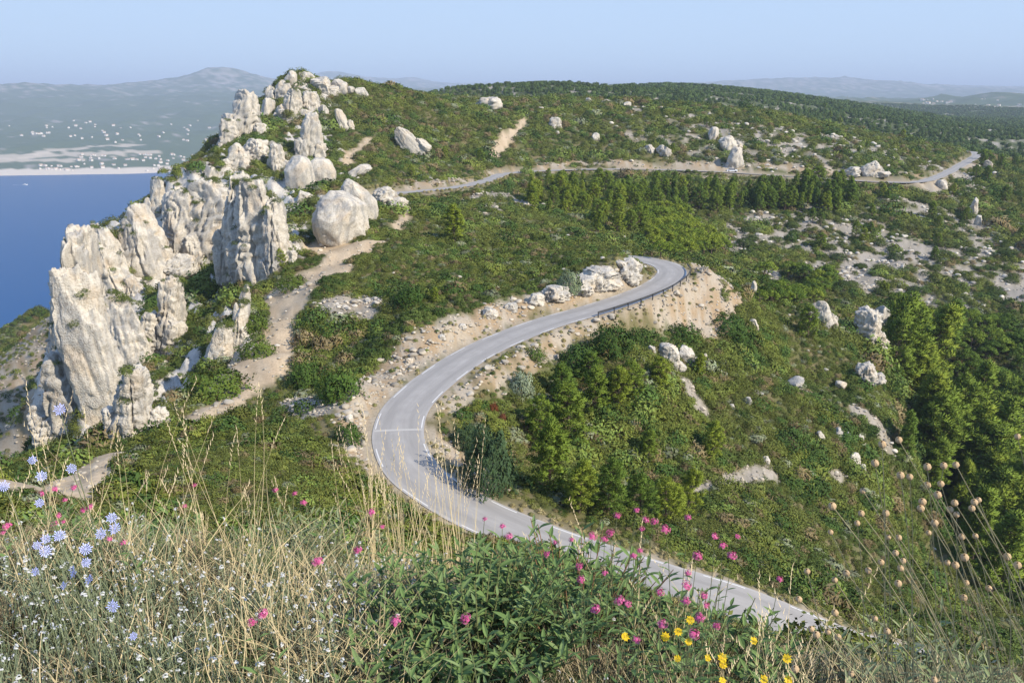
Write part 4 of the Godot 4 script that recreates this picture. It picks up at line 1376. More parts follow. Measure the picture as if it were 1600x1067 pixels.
# ---------------------------------------------------------------- boat, car, mast, houses
func box_into(t: Tris, c: Vector3, s: Vector3, col: Color, taper := 1.0):
	var p: Array[Vector3] = []
	for y in [-0.5, 0.5]:
		var k := 1.0 if y < 0 else taper
		for q in [[-0.5, -0.5], [0.5, -0.5], [0.5, 0.5], [-0.5, 0.5]]:
			p.append(c + Vector3(q[0] * s.x * k, y * s.y, q[1] * s.z * k))
	for f in [[0, 1, 5, 4], [1, 2, 6, 5], [2, 3, 7, 6], [3, 0, 4, 7], [4, 5, 6, 7], [3, 2, 1, 0]]:
		var n := (p[f[3]] - p[f[0]]).cross(p[f[1]] - p[f[0]]).normalized()
		t.tri(p[f[0]], p[f[1]], p[f[2]], n, col)
		t.tri(p[f[0]], p[f[2]], p[f[3]], n, col)
func build_small_things():
	var vc := mat(Color.WHITE, 0.6, true)
	# motor boat with its wake
	var p := WE(38, 289, SEA)
	var boat := Node3D.new()
	boat.name = numbered("motor_boat")
	add_child(boat)
	boat.position = V(p.x, SEA, p.z)
	boat.rotation.y = 0.15
	tag(boat, "small white motor boat crossing the blue bay", "boat")
	var t := Tris.new()
	var hull := [Vector3(-9, 2.2, -2.6), Vector3(5, 2.4, -2.6), Vector3(11, 3.2, 0), Vector3(5, 2.4, 2.6), Vector3(-9, 2.2, 2.6)]
	for i in 5:
		var a: Vector3 = hull[i]; var b: Vector3 = hull[(i + 1) % 5]
		var a2 := Vector3(a.x * 0.9, -0.3, a.z * 0.7); var b2 := Vector3(b.x * 0.9, -0.3, b.z * 0.7)
		var nn := Vector3((a + b).x, 0, (a + b).z).normalized()
		t.tri(a, b, a2, nn, Color(0.8, 0.8, 0.8)); t.tri(a2, b, b2, nn, Color(0.8, 0.8, 0.8))
		if i > 0 and i < 4: t.tri(hull[0], a, b, Vector3.UP, Color(0.7, 0.7, 0.68))
	obj("hull", t.mesh(), vc, boat)
	t = Tris.new()
	box_into(t, Vector3(0, 3.3, 0), Vector3(6, 2.2, 3.6), Color(0.78, 0.78, 0.78), 0.8)
	obj("cabin", t.mesh(), vc, boat)
	t = Tris.new()
	t.tri(Vector3(-8, 0.15, 0), Vector3(-44, 0.15, -3.5), Vector3(-44, 0.15, 3.5), Vector3.UP, Color(0.7, 0.75, 0.8))
	obj("wake", t.mesh(), vc, boat)
	# white car on the upper road
	var g := WE(1146, 268, -29.35)
	var car := Node3D.new()
	car.name = numbered("parked_car")
	add_child(car)
	var k := 0
	for i in range(road_low_n, road_pts.size()):
		if road_pts[i].distance_to(g) < road_pts[k].distance_to(g): k = i
	var q := road_pts[k]; var q2 := road_pts[k + 1]
	var along := Vector2(q2.x - q.x, q2.z - q.z).normalized()
	car.position = V(q.x + along.y * 0.0, q.y + 0.02, q.z + 1.3)
	car.rotation.y = atan2(along.y, along.x)
	tag(car, "small white car on the upper road below the tall grey outcrop", "car")
	t = Tris.new()
	box_into(t, Vector3(0, 0.62, 0), Vector3(4.3, 0.62, 1.75), Color(0.8, 0.8, 0.8), 0.96)
	obj("body", t.mesh(), vc, car)
	t = Tris.new()
	box_into(t, Vector3(-0.25, 1.2, 0), Vector3(2.7, 0.55, 1.6), Color(0.06, 0.07, 0.08), 0.8)
	obj("window_band", t.mesh(), vc, car)
	t = Tris.new()
	box_into(t, Vector3(-0.25, 1.5, 0), Vector3(2.1, 0.06, 1.28), Color(0.8, 0.8, 0.8))
	obj("roof", t.mesh(), vc, car)
	for w in [[-1.35, -0.8], [1.35, -0.8], [-1.35, 0.8], [1.35, 0.8]]:
		var cy := CylinderMesh.new()
		cy.top_radius = 0.32; cy.bottom_radius = 0.32; cy.height = 0.22; cy.radial_segments = 16; cy.rings = 1
		var wo := obj("wheel", cy, mat(grey(0.03), 0.9), car)
		wo.position = Vector3(w[0], 0.31, w[1])
		wo.rotation.x = PI / 2
	# relay mast on the plateau
	p = G(1324, 158, 600.0)
	var mast := Node3D.new()
	mast.name = numbered("relay_mast")
	add_child(mast)
	mast.position = V(p.x, p.y, p.z)
	tag(mast, "thin grey relay mast standing on the wooded plateau", "mast")
	t = Tris.new()
	for s in [[-1, -1], [1, -1], [1, 1], [-1, 1]]:
		tube(t, Vector3(s[0] * 1.0, 0, s[1] * 1.0), Vector3(s[0] * 0.25, 17, s[1] * 0.25), 0.16, 0.12, Color(0.35, 0.34, 0.33), 4)
	for i in 9:
		var y := 1.0 + i * 1.8
		var w := 1.0 - 0.75 * y / 17.0
		tube(t, Vector3(-w, y, -w), Vector3(w, y + 1.4, -w), 0.08, 0.08, Color(0.35, 0.34, 0.33), 3)
		tube(t, Vector3(w, y, w), Vector3(-w, y + 1.4, w), 0.08, 0.08, Color(0.35, 0.34, 0.33), 3)
	obj("lattice", t.mesh(), vc, mast)
	t = Tris.new()
	tube(t, Vector3(0, 16, 0), Vector3(0, 22, 0), 0.12, 0.06, Color(0.4, 0.38, 0.36), 5)
	obj("antenna", t.mesh(), vc, mast)
	# houses of the town across the bay: one mesh each for wall and roof
	var wall := Tris.new(); var roof := Tris.new()
	box_into(wall, Vector3(0, 3, 0), Vector3(13, 6.4, 9), Color(0.72, 0.68, 0.62))
	for sz in [-1.0, 1.0]:
		var nn := Vector3(0, 0.85, sz * 0.5).normalized()
		roof.tri(Vector3(-7.2, 6.2, sz * 5.2), Vector3(-7.2, 9.0, 0), Vector3(7.2, 6.2, sz * 5.2), nn, Color(0.50, 0.36, 0.27))
		roof.tri(Vector3(7.2, 6.2, sz * 5.2), Vector3(-7.2, 9.0, 0), Vector3(7.2, 9.0, 0), nn, Color(0.50, 0.36, 0.27))
		roof.tri(Vector3(sz * 6.4, 6.2, -4.5), Vector3(sz * 6.4, 8.9, 0), Vector3(sz * 6.4, 6.2, 4.5), Vector3(sz, 0, 0), Color(0.68, 0.64, 0.58))
	var wm := wall.mesh(); var rm := roof.mesh()
	for i in 165:
		var px := rng.randf_range(60, 330)
		var py := rng.randf_range(244, 268)
		if px < 120: py = rng.randf_range(262, 269)
		if i > 110:
			px = rng.randf_range(-20, 330); py = rng.randf_range(190, 226)
		house(wm, rm, px, py, "pale house of the town spread along the far shore" if i <= 110 else "pale house on the wooded slope above the far shore", "houses of the town along the far shore" if i <= 110 else "houses on the slope above the far shore", 0.75)
	for i in 26:
		var px := rng.randf_range(1440, 1490) if i < 16 else rng.randf_range(1510, 1600)
		house(wm, rm, px, rng.randf_range(159, 164) if i < 16 else rng.randf_range(158, 172), "pale house of the small town below the blue hill" if i < 16 else "pale house on the flank of the blue hill", "houses of the small town below the blue hill" if i < 16 else "houses on the flank of the blue hill", 0.6)
func far_hit(px: float, py: float) -> Vector3:
	var d := 3050.0
	while d < 12000.0:
		var w := W(px, py, d)
		if w.y < far_h(w.x, w.z): return w
		d *= 1.006
	return W(px, py, d)
func house(wm: Mesh, rm: Mesh, px: float, py: float, label: String, group: String, sc: float):
	var d := 3050.0
	while d < 12000.0:
		var w := W(px, py, d)
		if w.y < far_h(w.x, w.z): break
		d *= 1.012
	if d >= 12000.0: return
	var w := W(px, py, d)
	var y := far_h(w.x, w.z)
	if y < SEA + 6.0: return
	var root := Node3D.new()
	root.name = numbered("house")
	add_child(root)
	root.position = V(w.x, y - 0.5, w.z)
	root.rotation.y = rng.randf() * TAU
	root.scale = Vector3.ONE * rng.randf_range(0.9, 1.7) * sc
	obj("wall", wm, M.far, root)
	obj("roof", rm, M.far, root)
	tag(root, label, "house", group)

# ---------------------------------------------------------------- the ledge in front: flowers, grasses and bushes
func curve_stem(t: Tris, a: Vector3, m: Vector3, b: Vector3, r0: float, r1: float, col: Color, n := 6, seg := 4):
	var prev := a
	for i in n:
		var u := (i + 1.0) / n
		var q := a.lerp(m, u).lerp(m.lerp(b, u), u)
		tube(t, prev, q, lerpf(r0, r1, i / float(n)), lerpf(r0, r1, u), col, seg)
		prev = q
func blade(t: Tris, a: Vector3, dir: Vector3, bend: Vector3, length: float, width: float, col: Color, n := 4):
	var side := dir.cross(Vector3(0.3, 0.1, 1.0)).normalized()
	var prev := a
	for i in n:
		var u := (i + 1.0) / n
		var q := a + dir * length * u + bend * length * u * u
		var w0 := width * (1.0 - i / float(n)); var w1 := width * (1.0 - u)
		var nn := (q - prev).cross(side).normalized()
		if nn.z < 0: nn = -nn
		nn = (nn + Vector3(0, 0.5, 0)).normalized()
		t.tri(prev - side * w0, q - side * w1, prev + side * w0, nn, col)
		if i < n - 1: t.tri(prev + side * w0, q - side * w1, q + side * w1, nn, col)
		prev = q
# a lance-shaped leaf along +z, folded along its midrib, unit length
func leaf_mesh(width: float, fold: float, droop: float, cols: Array) -> ArrayMesh:
	var t := Tris.new()
	var n := 5
	for i in n:
		var u0 := i / float(n); var u1 := (i + 1.0) / n
		var w0 := width * sin(PI * pow(u0, 0.8)) ; var w1 := width * sin(PI * pow(u1, 0.8))
		var m0 := Vector3(0, -droop * u0 * u0, u0); var m1 := Vector3(0, -droop * u1 * u1, u1)
		for sd in [-1.0, 1.0]:
			var e0 := m0 + Vector3(sd * w0, fold * w0, 0); var e1 := m1 + Vector3(sd * w1, fold * w1, 0)
			var nn := Vector3(-sd * fold, 1, droop * u0).normalized()
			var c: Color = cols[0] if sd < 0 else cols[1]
			t.tri(m0, m1, e1, nn, c)
			t.tri(m0, e1, e0, nn, c)
	return t.mesh()
func ledge(x: float, f: float) -> Vector3:
	return V(x, height(x, f), f)
func leaf_basis(dir: Vector3, roll: float, l: float) -> Basis:
	var z := dir.normalized()
	var x := Vector3.UP.cross(z).normalized()
	var y := z.cross(x)
	return (Basis(x, y, z) * Basis(Vector3(0, 0, 1), roll)).scaled_local(Vector3.ONE * l)
# bush of upright leafy shoots: 300 leaves as parts, the rest as one part
func leafy_bush(called: String, label: String, centre: Vector2, rx: float, rf: float, tall: float, shoots: int, leaf: float, leaves: Array, per_shoot: int, stemcol: Color):
	var root := Node3D.new()
	root.name = numbered(called)
	add_child(root)
	root.position = ledge(centre.x, centre.y)
	tag(root, label, "bush")
	var st := Tris.new()
	var many := Tris.new()
	var single: Array = []
	for i in shoots:
		var a := rng.randf() * TAU
		var q := sqrt(rng.randf())
		var off := Vector3(cos(a) * rx * q, 0, sin(a) * rf * q)
		var gx := centre.x + off.x * 0.55; var gf := centre.y - off.z * 0.55
		var foot := ledge(gx, gf) - root.position
		var hh := tall * (1.0 - 0.45 * q * q) * rng.randf_range(0.75, 1.12)
		var tip := foot + Vector3(off.x * 0.5 + rng.randf_range(-0.03, 0.03), hh, off.z * 0.5 + rng.randf_range(-0.03, 0.03))
		var mid := foot.lerp(tip, 0.5) + Vector3(-off.x, 0, -off.z) * 0.12
		curve_stem(st, foot, mid, tip, 0.004, 0.0015, stemcol, 4, 3)
		for k in per_shoot:
			var u := lerpf(0.35, 1.0, (k + 0.5) / per_shoot)
			var p := foot.lerp(mid, u).lerp(mid.lerp(tip, u), u)
			var la := k * 2.4 + i
			var dir := Vector3(cos(la), lerpf(0.15, 0.95, u * u) + rng.randf_range(-0.2, 0.2), sin(la))
			single.append([p, leaf_basis(dir, rng.randf_range(-0.4, 0.4), leaf * rng.randf_range(0.65, 1.25) * (1.0 - 0.3 * maxf(u - 0.8, 0.0))), rng.randi() % leaves.size(), u])
	single.sort_custom(func(x, y): return x[0].z * 0.6 + x[0].y > y[0].z * 0.6 + y[0].y)
	obj("stems", st.mesh(), M.leaf, root)
	for i in single.size():
		var e = single[i]
		if i < 300:
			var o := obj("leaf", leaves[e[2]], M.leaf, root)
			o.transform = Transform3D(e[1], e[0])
		else:
			var arr: Array = leaves[e[2]].surface_get_arrays(0)
			var vs: PackedVector3Array = arr[Mesh.ARRAY_VERTEX]; var ns: PackedVector3Array = arr[Mesh.ARRAY_NORMAL]; var cs: PackedColorArray = arr[Mesh.ARRAY_COLOR]
			for j in vs.size():
				many.v.append(e[1] * vs[j] + e[0]); many.n.append((e[1] * ns[j]).normalized()); many.c.append(cs[j])
	if many.v.size():
		var o := obj("inner_leaves", many.mesh(), M.leaf, root)
		o.set_meta("kind", "stuff")
func flower_daisy(petals: int, rad: float, w: float, col: Color, mid: Color) -> ArrayMesh:
	var t := Tris.new()
	for i in petals:
		var a := TAU * i / petals
		var d := Vector3(cos(a), 0.16 + 0.16 * sin(i * 5.1), sin(a)) * (0.9 + 0.12 * sin(i * 3.3)); var s := Vector3(-sin(a), 0, cos(a))
		var b := 0.9 + 0.2 * absf(sin(i * 12.7))
		var c := Color(col.r * b, col.g * b, col.b * b)
		t.tri(d * rad * 0.12, d * rad * 0.9 - s * w, d * rad * 0.9 + s * w, Vector3(0, 1, 0), c)
		t.tri(d * rad * 0.9 - s * w, d * rad, d * rad * 0.9 + s * w, Vector3(0, 1, 0), c)
	for i in 7:
		var a := TAU * i / 7.0
		t.tri(Vector3(0, rad * 0.16, 0), Vector3(cos(a), 0.3, sin(a)) * rad * 0.18, Vector3(cos(a + 0.9), 0.3, sin(a + 0.9)) * rad * 0.18, Vector3(0, 1, 0), mid)
	return t.mesh()
func pink_head(sd: int) -> ArrayMesh:
	var r := RandomNumberGenerator.new()
	r.seed = sd
	var t := Tris.new()
	for i in 80:
		var d := rdir(r)
		d.y = absf(d.y) * 0.8 + 0.05
		var c := d * r.randf_range(0.25, 1.05)
		c.y *= 0.7
		var u := d.cross(rdir(r)).normalized(); var w := d.cross(u)
		var b := r.randf_range(0.7, 1.25)
		var col := Color(0.56 * b, 0.10 * b, 0.26 * b) if r.randf() < 0.8 else Color(0.62 * b, 0.24 * b, 0.36 * b)
		for k in 4:
			var a := TAU * k / 4.0
			var e := (u * cos(a) + w * sin(a)) * 0.24; var e2 := (u * cos(a + 0.9) + w * sin(a + 0.9)) * 0.24
			t.tri(c, c + e + d * 0.05, c + e2 + d * 0.05, (d + Vector3(0, 0.4, 0)).normalized(), col)
	return t.mesh()
func seed_ball() -> ArrayMesh:
	var t := Tris.new()
	var n := 9
	var prof := [Vector2(0.25, -1.0), Vector2(0.75, -0.75), Vector2(1.0, -0.1), Vector2(0.9, 0.45), Vector2(0.5, 0.85), Vector2(0.2, 0.95), Vector2(0.3, 1.15)]
	for k in prof.size() - 1:
		for i in n:
			var a0 := TAU * i / n; var a1 := TAU * (i + 1) / n
			var p0: Vector2 = prof[k]; var p1: Vector2 = prof[k + 1]
			var v00 := Vector3(cos(a0) * p0.x, p0.y, sin(a0) * p0.x); var v01 := Vector3(cos(a1) * p0.x, p0.y, sin(a1) * p0.x)
			var v10 := Vector3(cos(a0) * p1.x, p1.y, sin(a0) * p1.x); var v11 := Vector3(cos(a1) * p1.x, p1.y, sin(a1) * p1.x)
			var nn := Vector3((v00 + v01).x, (v00.y + v10.y), (v00 + v01).z).normalized()
			var c := Color(0.50, 0.36, 0.21) if i % 2 == 0 else Color(0.44, 0.31, 0.175)
			t.tri(v00, v10, v01, nn, c); t.tri(v01, v10, v11, nn, c)
	return t.mesh()
func flower_thing(called: String, label: String, group: String, category: String, head: Mesh, part: String, tip: Vector3, size: float, foot: Vector3, face: Vector3, stem: Color, leaf: Mesh, nleaf: int, leaf_len: float):
	var root := Node3D.new()
	root.name = numbered(called)
	add_child(root)
	root.position = foot
	tag(root, label, category, group)
	var b := tip - foot
	var m := b * 0.55 + Vector3(-b.x * 0.3 + rng.randf_range(-0.02, 0.02), 0.06, rng.randf_range(-0.03, 0.03))
	var t := Tris.new()
	curve_stem(t, Vector3.ZERO, m, b, 0.0016, 0.0009, stem, 9, 4)
	obj("stalk", t.mesh(), M.leaf, root)
	var h := obj(part, head, M.petal, root)
	var y := face.normalized()
	var x := y.cross(Vector3(0.2, 0.1, 1)).normalized()
	h.transform = Transform3D(Basis(x, y, x.cross(y)) * Basis(Vector3.UP, rng.randf() * TAU), b).scaled_local(Vector3.ONE * size)
	for i in nleaf:
		var u := lerpf(0.2, 0.85, (i + 0.5) / nleaf)
		var p := Vector3.ZERO.lerp(m, u).lerp(m.lerp(b, u), u)
		var a := i * 1.57 + rng.randf()
		var lo := obj("leaf", leaf, M.leaf, root)
		lo.transform = Transform3D(leaf_basis(Vector3(cos(a), 0.6, sin(a)), 0.0, leaf_len * rng.randf_range(0.7, 1.2) * (1.1 - 0.5 * u)), p)
func px_point(px: float, py: float, d: float) -> Vector3:
	var p := W(px, py, d)
	return V(p.x, p.y, p.z)
func pink_label(px: float, py: float) -> String:
	if px < 220.0: return "pink blossom cluster among the pale blue flowers and slender straw"
	if px < 420.0 and py > 900.0: return "pink blossom cluster low in the bleached dry grass"
	if px < 480.0: return "pink blossom cluster rising behind the white blossom against the scrub slope"
	if px < 640.0 and py < 900.0: return "pink blossom cluster between the dry grass and the tall straw"
	if py > 960.0 and px < 760.0: return "pink blossom cluster nestled in the dark leafy bush"
	if px < 900.0: return "pink blossom cluster above the dark leafy bush before the road"
	if py > 960.0: return "pink blossom cluster low down among the yellow flowers"
	if py < 850.0: return "pink blossom cluster on a high stalk in front of the grove"
	return "pink blossom cluster on the loose green bush behind the yellow flowers"
const PINK := [[495,877,2.2],[558,860,2.4],[597,823,2.6],[580,800,2.7],[727,967,1.95],[617,970,2.0],[785,822,2.6],[757,811,2.7],[795,838,2.6],[868,847,2.5],[893,843,2.5],[854,866,2.4],[905,885,2.3],[926,838,2.5],[945,842,2.5],[953,833,2.5],[990,868,2.3],[965,805,2.5],[995,797,2.3],[1010,812,2.3],[1022,815,2.3],[1040,827,2.3],[1003,826,2.3],[1075,808,2.3],[1117,838,2.3],[1144,868,2.3],[1153,838,2.3],[1075,895,2.2],[1073,915,2.2],[1100,930,2.15],[1104,945,2.1],[1072,939,2.1],[1032,925,2.2],[930,950,2.0],[968,938,2.1],[981,943,2.1],[908,905,2.2],[945,895,2.2],[1000,860,2.3],[1120,978,2.0],[1093,965,2.0],[995,1000,1.95],[1035,975,2.0],[1085,990,2.0],[90,805,2.7],[98,815,2.7],[84,818,2.7],[10,822,2.6],[4,832,2.6],[130,797,2.8],[170,842,2.5],[192,848,2.5],[66,770,2.9],[115,762,2.9],[85,764,2.9],[430,765,3.2],[460,771,3.2],[474,785,3.1],[303,758,3.2],[288,790,3.0],[410,958,2.0],[393,972,2.0],[100,781,2.8],[140,792,2.8],[1090,868,2.3],[1130,852,2.3],[1219,905,2.1]]
const BLUE := [[50,719],[64,744],[111,732],[5,760],[61,786],[92,837],[71,842],[57,852],[70,861],[174,809],[157,834],[179,826],[133,858],[134,879],[114,893],[139,906],[55,893],[99,915],[176,947],[208,994],[93,640]]
const GOLD := [[1079,969],[1060,987],[1040,995],[977,995],[1076,1003],[1059,1029],[1106,1028],[1129,1028],[1130,1038],[1178,1001],[1230,1029],[1129,1063],[1194,1062],[1232,1063]]
const BALLS := [[470,90],[538,72],[440,167],[545,217],[583,223],[390,280],[265,343],[258,450],[655,182],[722,177],[772,174],[655,257],[710,252],[697,297],[635,325],[628,352],[485,372],[384,373],[367,413],[838,352],[848,327],[865,318],[767,330],[775,377],[748,357],[685,412],[660,452],[797,468],[852,466],[538,472],[495,470],[162,610],[275,645],[323,618],[413,607],[465,573],[555,567],[525,535],[545,597],[535,660],[738,575],[770,585],[808,553],[815,657],[907,680],[983,550],[1025,585],[1025,58],[805,718],[440,803],[247,857],[178,846],[200,870],[288,880],[276,780],[128,725],[490,855],[343,1030],[113,1010],[683,1055]]
func build_foreground():
	rng.seed = 77
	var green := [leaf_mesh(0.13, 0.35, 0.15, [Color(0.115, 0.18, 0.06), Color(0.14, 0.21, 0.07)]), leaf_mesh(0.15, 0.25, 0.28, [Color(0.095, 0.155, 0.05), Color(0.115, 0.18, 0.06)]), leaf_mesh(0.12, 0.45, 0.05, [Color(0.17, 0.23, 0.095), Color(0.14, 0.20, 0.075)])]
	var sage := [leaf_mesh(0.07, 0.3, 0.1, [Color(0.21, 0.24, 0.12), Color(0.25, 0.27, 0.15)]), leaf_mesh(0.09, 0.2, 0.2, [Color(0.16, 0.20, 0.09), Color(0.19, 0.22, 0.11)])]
	# bushes
	leafy_bush("leafy_bush", "dark green bush of lance shaped leaves under the pink flowers", Vector2(-0.12, 2.22), 0.46, 0.30, 0.42, 150, 0.05, green, 12, Color(0.14, 0.16, 0.07))
	leafy_bush("leafy_bush", "leafy green bush with a reddish dry base beside the dry grass", Vector2(0.22, 2.5), 0.42, 0.30, 0.42, 90, 0.058, green, 10, Color(0.20, 0.12, 0.07))
	leafy_bush("leafy_bush", "low leafy bush at the front edge below the single pink bloom", Vector2(-0.18, 1.85), 0.36, 0.22, 0.26, 70, 0.055, green, 9, Color(0.14, 0.16, 0.07))
	leafy_bush("leafy_bush", "loose green bush among the pink blossom and yellow flowers", Vector2(0.62, 2.25), 0.36, 0.28, 0.36, 70, 0.05, green, 9, Color(0.16, 0.15, 0.07))
	leafy_bush("sage_bush", "grey green narrow leaved bush between dry grass and tall straw", Vector2(-0.85, 3.1), 0.34, 0.26, 0.46, 80, 0.055, sage, 11, Color(0.17, 0.17, 0.10))
	leafy_bush("sage_bush", "grey green narrow leaved bush carrying the round seed heads", Vector2(1.05, 1.75), 0.32, 0.28, 0.42, 90, 0.06, sage, 11, Color(0.20, 0.19, 0.11))
	leafy_bush("sage_bush", "grey green bush behind the seed heads at the ledge rim", Vector2(1.35, 2.15), 0.34, 0.28, 0.38, 70, 0.06, sage, 10, Color(0.20, 0.19, 0.11))
	leafy_bush("sage_bush", "tangle of green stems behind the pale blue flowers", Vector2(-1.75, 3.0), 0.6, 0.3, 0.36, 80, 0.05, green, 9, Color(0.17, 0.17, 0.10))
	leafy_bush("sage_bush", "low green tangle left of the narrow leaved bush", Vector2(-1.25, 3.3), 0.4, 0.3, 0.34, 60, 0.05, green, 9, Color(0.17, 0.17, 0.10))
	# flowers
	var heads := [pink_head(1), pink_head(2), pink_head(3)]
	for p in PINK:
		var tip := px_point(p[0], p[1], p[2])
		var foot := ledge(tip.x + rng.randf_range(-0.06, 0.06), -tip.z + rng.randf_range(-0.03, 0.08))
		if foot.y > tip.y - 0.05: foot.y = tip.y - 0.1
		flower_thing("pink_flower", pink_label(p[0], p[1]), "pink blossoms on the ledge", "flower", heads[rng.randi() % 3], "blossom", tip, rng.randf_range(0.009, 0.017), foot, Vector3(rng.randf_range(-0.4, 0.4), 1, 0.5), Color(0.17, 0.19, 0.09), green[rng.randi() % 3], 6, 0.05)
	var blue := flower_daisy(15, 1.0, 0.085, Color(0.42, 0.46, 0.80), Color(0.35, 0.38, 0.7))
	for p in BLUE:
		var tip := px_point(p[0], p[1], 1.85)
		var foot := ledge(tip.x + rng.randf_range(-0.1, 0.15), -tip.z + rng.randf_range(0.0, 0.2))
		flower_thing("blue_flower", "pale blue rayed flower on a wiry stalk above the white blossom", "pale blue flowers on the ledge", "flower", blue, "petals", tip, rng.randf_range(0.010, 0.016), foot, Vector3(rng.randf_range(-0.9, 1.0), rng.randf_range(0.3, 1.1), 1.0), Color(0.18, 0.20, 0.11), sage[0], 2, 0.03)
	var gold := flower_daisy(18, 1.0, 0.12, Color(0.72, 0.48, 0.02), Color(0.6, 0.36, 0.02))
	for p in GOLD:
		var tip := px_point(p[0], p[1], 1.9)
		var foot := ledge(tip.x + rng.randf_range(-0.05, 0.05), -tip.z + rng.randf_range(-0.02, 0.08))
		if foot.y > tip.y - 0.05: foot.y = tip.y - 0.1
		flower_thing("yellow_flower", "bright yellow rayed flower low among dry grass stalks", "yellow flowers on the ledge", "flower", gold, "petals", tip, rng.randf_range(0.009, 0.013), foot, Vector3(rng.randf_range(-0.4, 0.4), 0.9, 0.8), Color(0.20, 0.20, 0.10), sage[0], 1, 0.02)
	# seed heads on long wiry stalks
	var ball := seed_ball()
	for p in BALLS:
		var px: float = 1200.0 + p[0] / 2.6225; var py: float = 660.0 + p[1] / 2.6225
		var dd := rng.randf_range(1.35, 1.65)
		var tip := px_point(px, py, dd)
		var bx := clampf(tip.x + rng.randf_range(0.15, 0.6), 0.5, 1.4)
		var foot := ledge(bx, -tip.z + rng.randf_range(0.05, 0.35))
		flower_thing("seed_head", "tan round seed head on a long wiry stalk at the ledge rim", "tan seed heads on wiry stalks", "seed head", ball, "pod", tip, rng.randf_range(0.0054, 0.0074), foot, Vector3(-0.4, 1, 0.3), Color(0.36, 0.31, 0.17), sage[0], 2, 0.03)
	# tall straw
	straw("tall_straw", "clump of tall straw stalks rising in front of the road bend", Vector2(-0.40, 3.05), 0.22, 0.15, 60, 0.55, 0.98, 0.16, 0.0017)
	straw("tall_straw", "thin clump of tall straw stalks beside the denser straw", Vector2(-0.58, 3.0), 0.16, 0.15, 16, 0.5, 0.82, 0.18, 0.0014)
	straw("tall_straw", "slender straw stalks among the blue flowers", Vector2(-1.5, 2.7), 0.55, 0.3, 34, 0.45, 0.85, 0.3, 0.0014)
	straw("tall_straw", "bending straw stalks behind the grey green bush", Vector2(-0.95, 3.3), 0.5, 0.2, 26, 0.4, 0.7, 0.4, 0.0014)
	straw("tall_straw", "feathery dry grass stalks left of the seed heads", Vector2(0.82, 2.0), 0.16, 0.2, 30, 0.35, 0.62, 0.35, 0.0015)
	straw("tall_straw", "sparse dry stalks among the pink blossom", Vector2(0.45, 2.5), 0.35, 0.25, 22, 0.3, 0.6, 0.35, 0.0015)
	straw("tall_straw", "loose pale grass stalks under the seed heads", Vector2(1.0, 1.6), 0.3, 0.2, 46, 0.22, 0.5, 0.5, 0.0014)
	straw("tall_straw", "fine dry stalks standing in the green tangle by the blue flowers", Vector2(-1.7, 2.4), 0.5, 0.3, 40, 0.3, 0.6, 0.45, 0.0013)
	# dry grass bunches
	for b in [[-1.35, 2.35, 0.28, 110, "pale dry grass tuft among the blue flowers"], [-1.05, 1.75, 0.25, 80, "pale dry grass tuft in the mat of white blossom"], [-0.75, 1.8, 0.22, 90, "pale dry grass tuft at the right rim of the white blossom"], [0.05, 2.95, 0.3, 100, "pale dry grass tuft behind the dark leafy bush"], [-0.28, 2.75, 0.2, 90, "dry grass bunch at the foot of the tall straw"], [1.15, 1.95, 0.25, 90, "dry grass tuft behind the seed head stalks"], [0.28, 1.7, 0.2, 90, "dry grass tuft at the front edge beside the dark leafy bush"], [-0.62, 2.1, 0.20, 170, "bleached dry grass bunch beside the dark leafy bush"], [-0.80, 2.45, 0.24, 130, "bleached dry grass bunch behind the white blossom"], [-0.42, 1.95, 0.16, 90, "bleached dry grass bunch leaning over the short grass"], [0.42, 1.9, 0.22, 110, "tangled dry grass under the yellow flowers"], [0.60, 1.75, 0.2, 90, "tangled dry grass right of the yellow flowers"], [0.85, 1.7, 0.2, 60, "dry grass at the foot of the seed heads"], [-1.0, 2.9, 0.3, 100, "dry grass bunch in front of the grey green bush"]]:
		straw("dry_grass", b[4], Vector2(b[0], b[1]), b[2], b[2] * 0.8, b[3], 0.18, 0.46, 0.75, 0.0019)
	# ground cover
	cover()
func straw(called: String, label: String, c: Vector2, rx: float, rf: float, n: int, h0: float, h1: float, lean: float, w: float):
	var t := Tris.new()
	var ears := Tris.new()
	var o0 := ledge(c.x, c.y)
	for i in n:
		var x := c.x + rng.randf_range(-rx, rx); var f := c.y + rng.randf_range(-rf, rf)
		var foot := ledge(x, f) - o0
		var h := rng.randf_range(h0, h1)
		var dir := Vector3(rng.randf_range(-lean, lean), 1, rng.randf_range(-lean, lean)).normalized()
		var bend := Vector3(rng.randf_range(-1, 1), -0.25, rng.randf_range(-1, 1)) * lean * 0.7
		var k := rng.randf_range(0.75, 1.2)
		var col := Color(0.50 * k, 0.41 * k, 0.235 * k)
		blade(t, foot, dir, bend, h, w * rng.randf_range(0.7, 1.3), col, 6)
		if called == "tall_straw":
			for q in 7:
				var u := 0.80 + 0.03 * q
				var p := foot + dir * h * u + bend * h * u * u
				blade(ears, p, (dir + Vector3(rng.randf_range(-0.5, 0.5), 0.3, rng.randf_range(-0.5, 0.5))).normalized(), Vector3.ZERO, 0.022, 0.0016, Color(0.56 * k, 0.46 * k, 0.29 * k), 1)
	var root := Node3D.new()
	root.name = numbered(called)
	add_child(root)
	root.position = o0
	tag(root, label, "grass")
	var a := obj("stalks", t.mesh(), M.petal, root)
	a.set_meta("kind", "stuff")
	if ears.v.size():
		a = obj("ears", ears.mesh(), M.petal, root)
		a.set_meta("kind", "stuff")
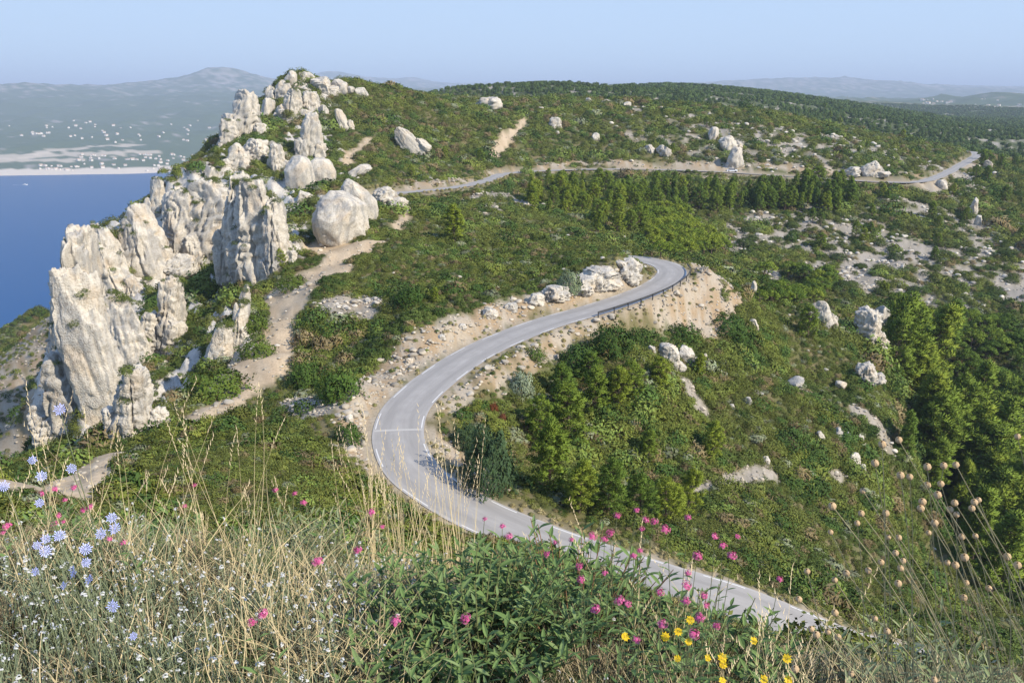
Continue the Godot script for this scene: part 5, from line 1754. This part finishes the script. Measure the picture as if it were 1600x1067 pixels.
func cover():
	# short grass, dry litter and tiny white blossom over the ledge
	var gt := Tris.new()
	for i in 26:
		var k := rng.randf_range(0.7, 1.25)
		blade(gt, Vector3(rng.randf_range(-0.05, 0.05), 0, rng.randf_range(-0.05, 0.05)), Vector3(rng.randf_range(-0.6, 0.6), 1, rng.randf_range(-0.6, 0.6)).normalized(), Vector3(rng.randf_range(-0.5, 0.5), -0.2, rng.randf_range(-0.5, 0.5)), rng.randf_range(0.06, 0.16), 0.0022, Color(k, k, k), 4)
	var wt := Tris.new()
	for i in 12:
		var p := Vector3(rng.randf_range(-0.06, 0.06), 0, rng.randf_range(-0.06, 0.06))
		var tip := p + Vector3(rng.randf_range(-0.04, 0.04), rng.randf_range(0.06, 0.15), rng.randf_range(-0.04, 0.04))
		tube(wt, p, tip, 0.001, 0.0008, Color(0.22, 0.26, 0.16), 3)
		for k in 5:
			var dd := Vector3(rng.randf_range(-1, 1), rng.randf_range(0, 1), rng.randf_range(-1, 1)).normalized()
			blade(wt, p.lerp(tip, 0.2 + 0.13 * k), dd, Vector3.ZERO, 0.016, 0.0018, Color(0.24, 0.28, 0.18), 1)
		if i % 12 < 4:
			for k in 9:
				var d := rdir(rng); d.y = absf(d.y)
				var c := tip + d * 0.0055
				var u := d.cross(rdir(rng)).normalized() * 0.0017; var w := d.cross(u).normalized() * 0.0017
				t_quad(wt, c, u, w, (d + Vector3.UP * 0.5).normalized(), Color(0.50, 0.50, 0.48))
	var gx: Array = []; var gc := PackedColorArray(); var wx: Array = []; var wc := PackedColorArray()
	for i in 9500:
		var f := rng.randf_range(1.0, 6.0)
		var x := rng.randf_range(-0.95, 0.95) * (f + 0.4)
		var y := height(x, f)
		var sc := rng.randf_range(0.7, 1.5)
		var b := Transform3D(Basis(Vector3.UP, rng.randf() * TAU).scaled(Vector3.ONE * sc), V(x, y - 0.005, f))
		var white := exp(-(pow((x + 1.15) / 0.75, 2.0) + pow((f - 2.0) / 0.62, 2.0))) + 0.4 * exp(-(pow((x + 0.55) / 0.22, 2.0) + pow((f - 2.3) / 0.25, 2.0)))
		if rng.randf() < white * (0.6 if f > 1.75 else 0.3):
			wx.append(b); wc.append(Color.WHITE)
		else:
			gx.append(b)
			var dry := n_fine.get_noise_2d(x * 9.0, f * 9.0) + (0.15 if x > 0.2 else 0.0)
			gc.append(Color(0.15, 0.19, 0.085) * rng.randf_range(0.8, 1.3) if rng.randf() > 0.62 + dry else Color(0.42, 0.35, 0.22) * rng.randf_range(0.7, 1.15))
	var o := multi("short_grass", gt.mesh(), M.petal, gx, gc)
	tag(o, "short green and straw coloured grass covering the ledge", "grass", "", "stuff")
	o = multi("white_blossom", wt.mesh(), M.petal, wx, wc)
	tag(o, "mat of tiny white blossom covering the ledge", "blossom", "", "stuff")
func t_quad(t: Tris, c: Vector3, u: Vector3, w: Vector3, n: Vector3, col: Color):
	t.tri(c - u - w, c + u - w, c + u + w, n, col)
	t.tri(c - u - w, c + u + w, c - u + w, n, col)
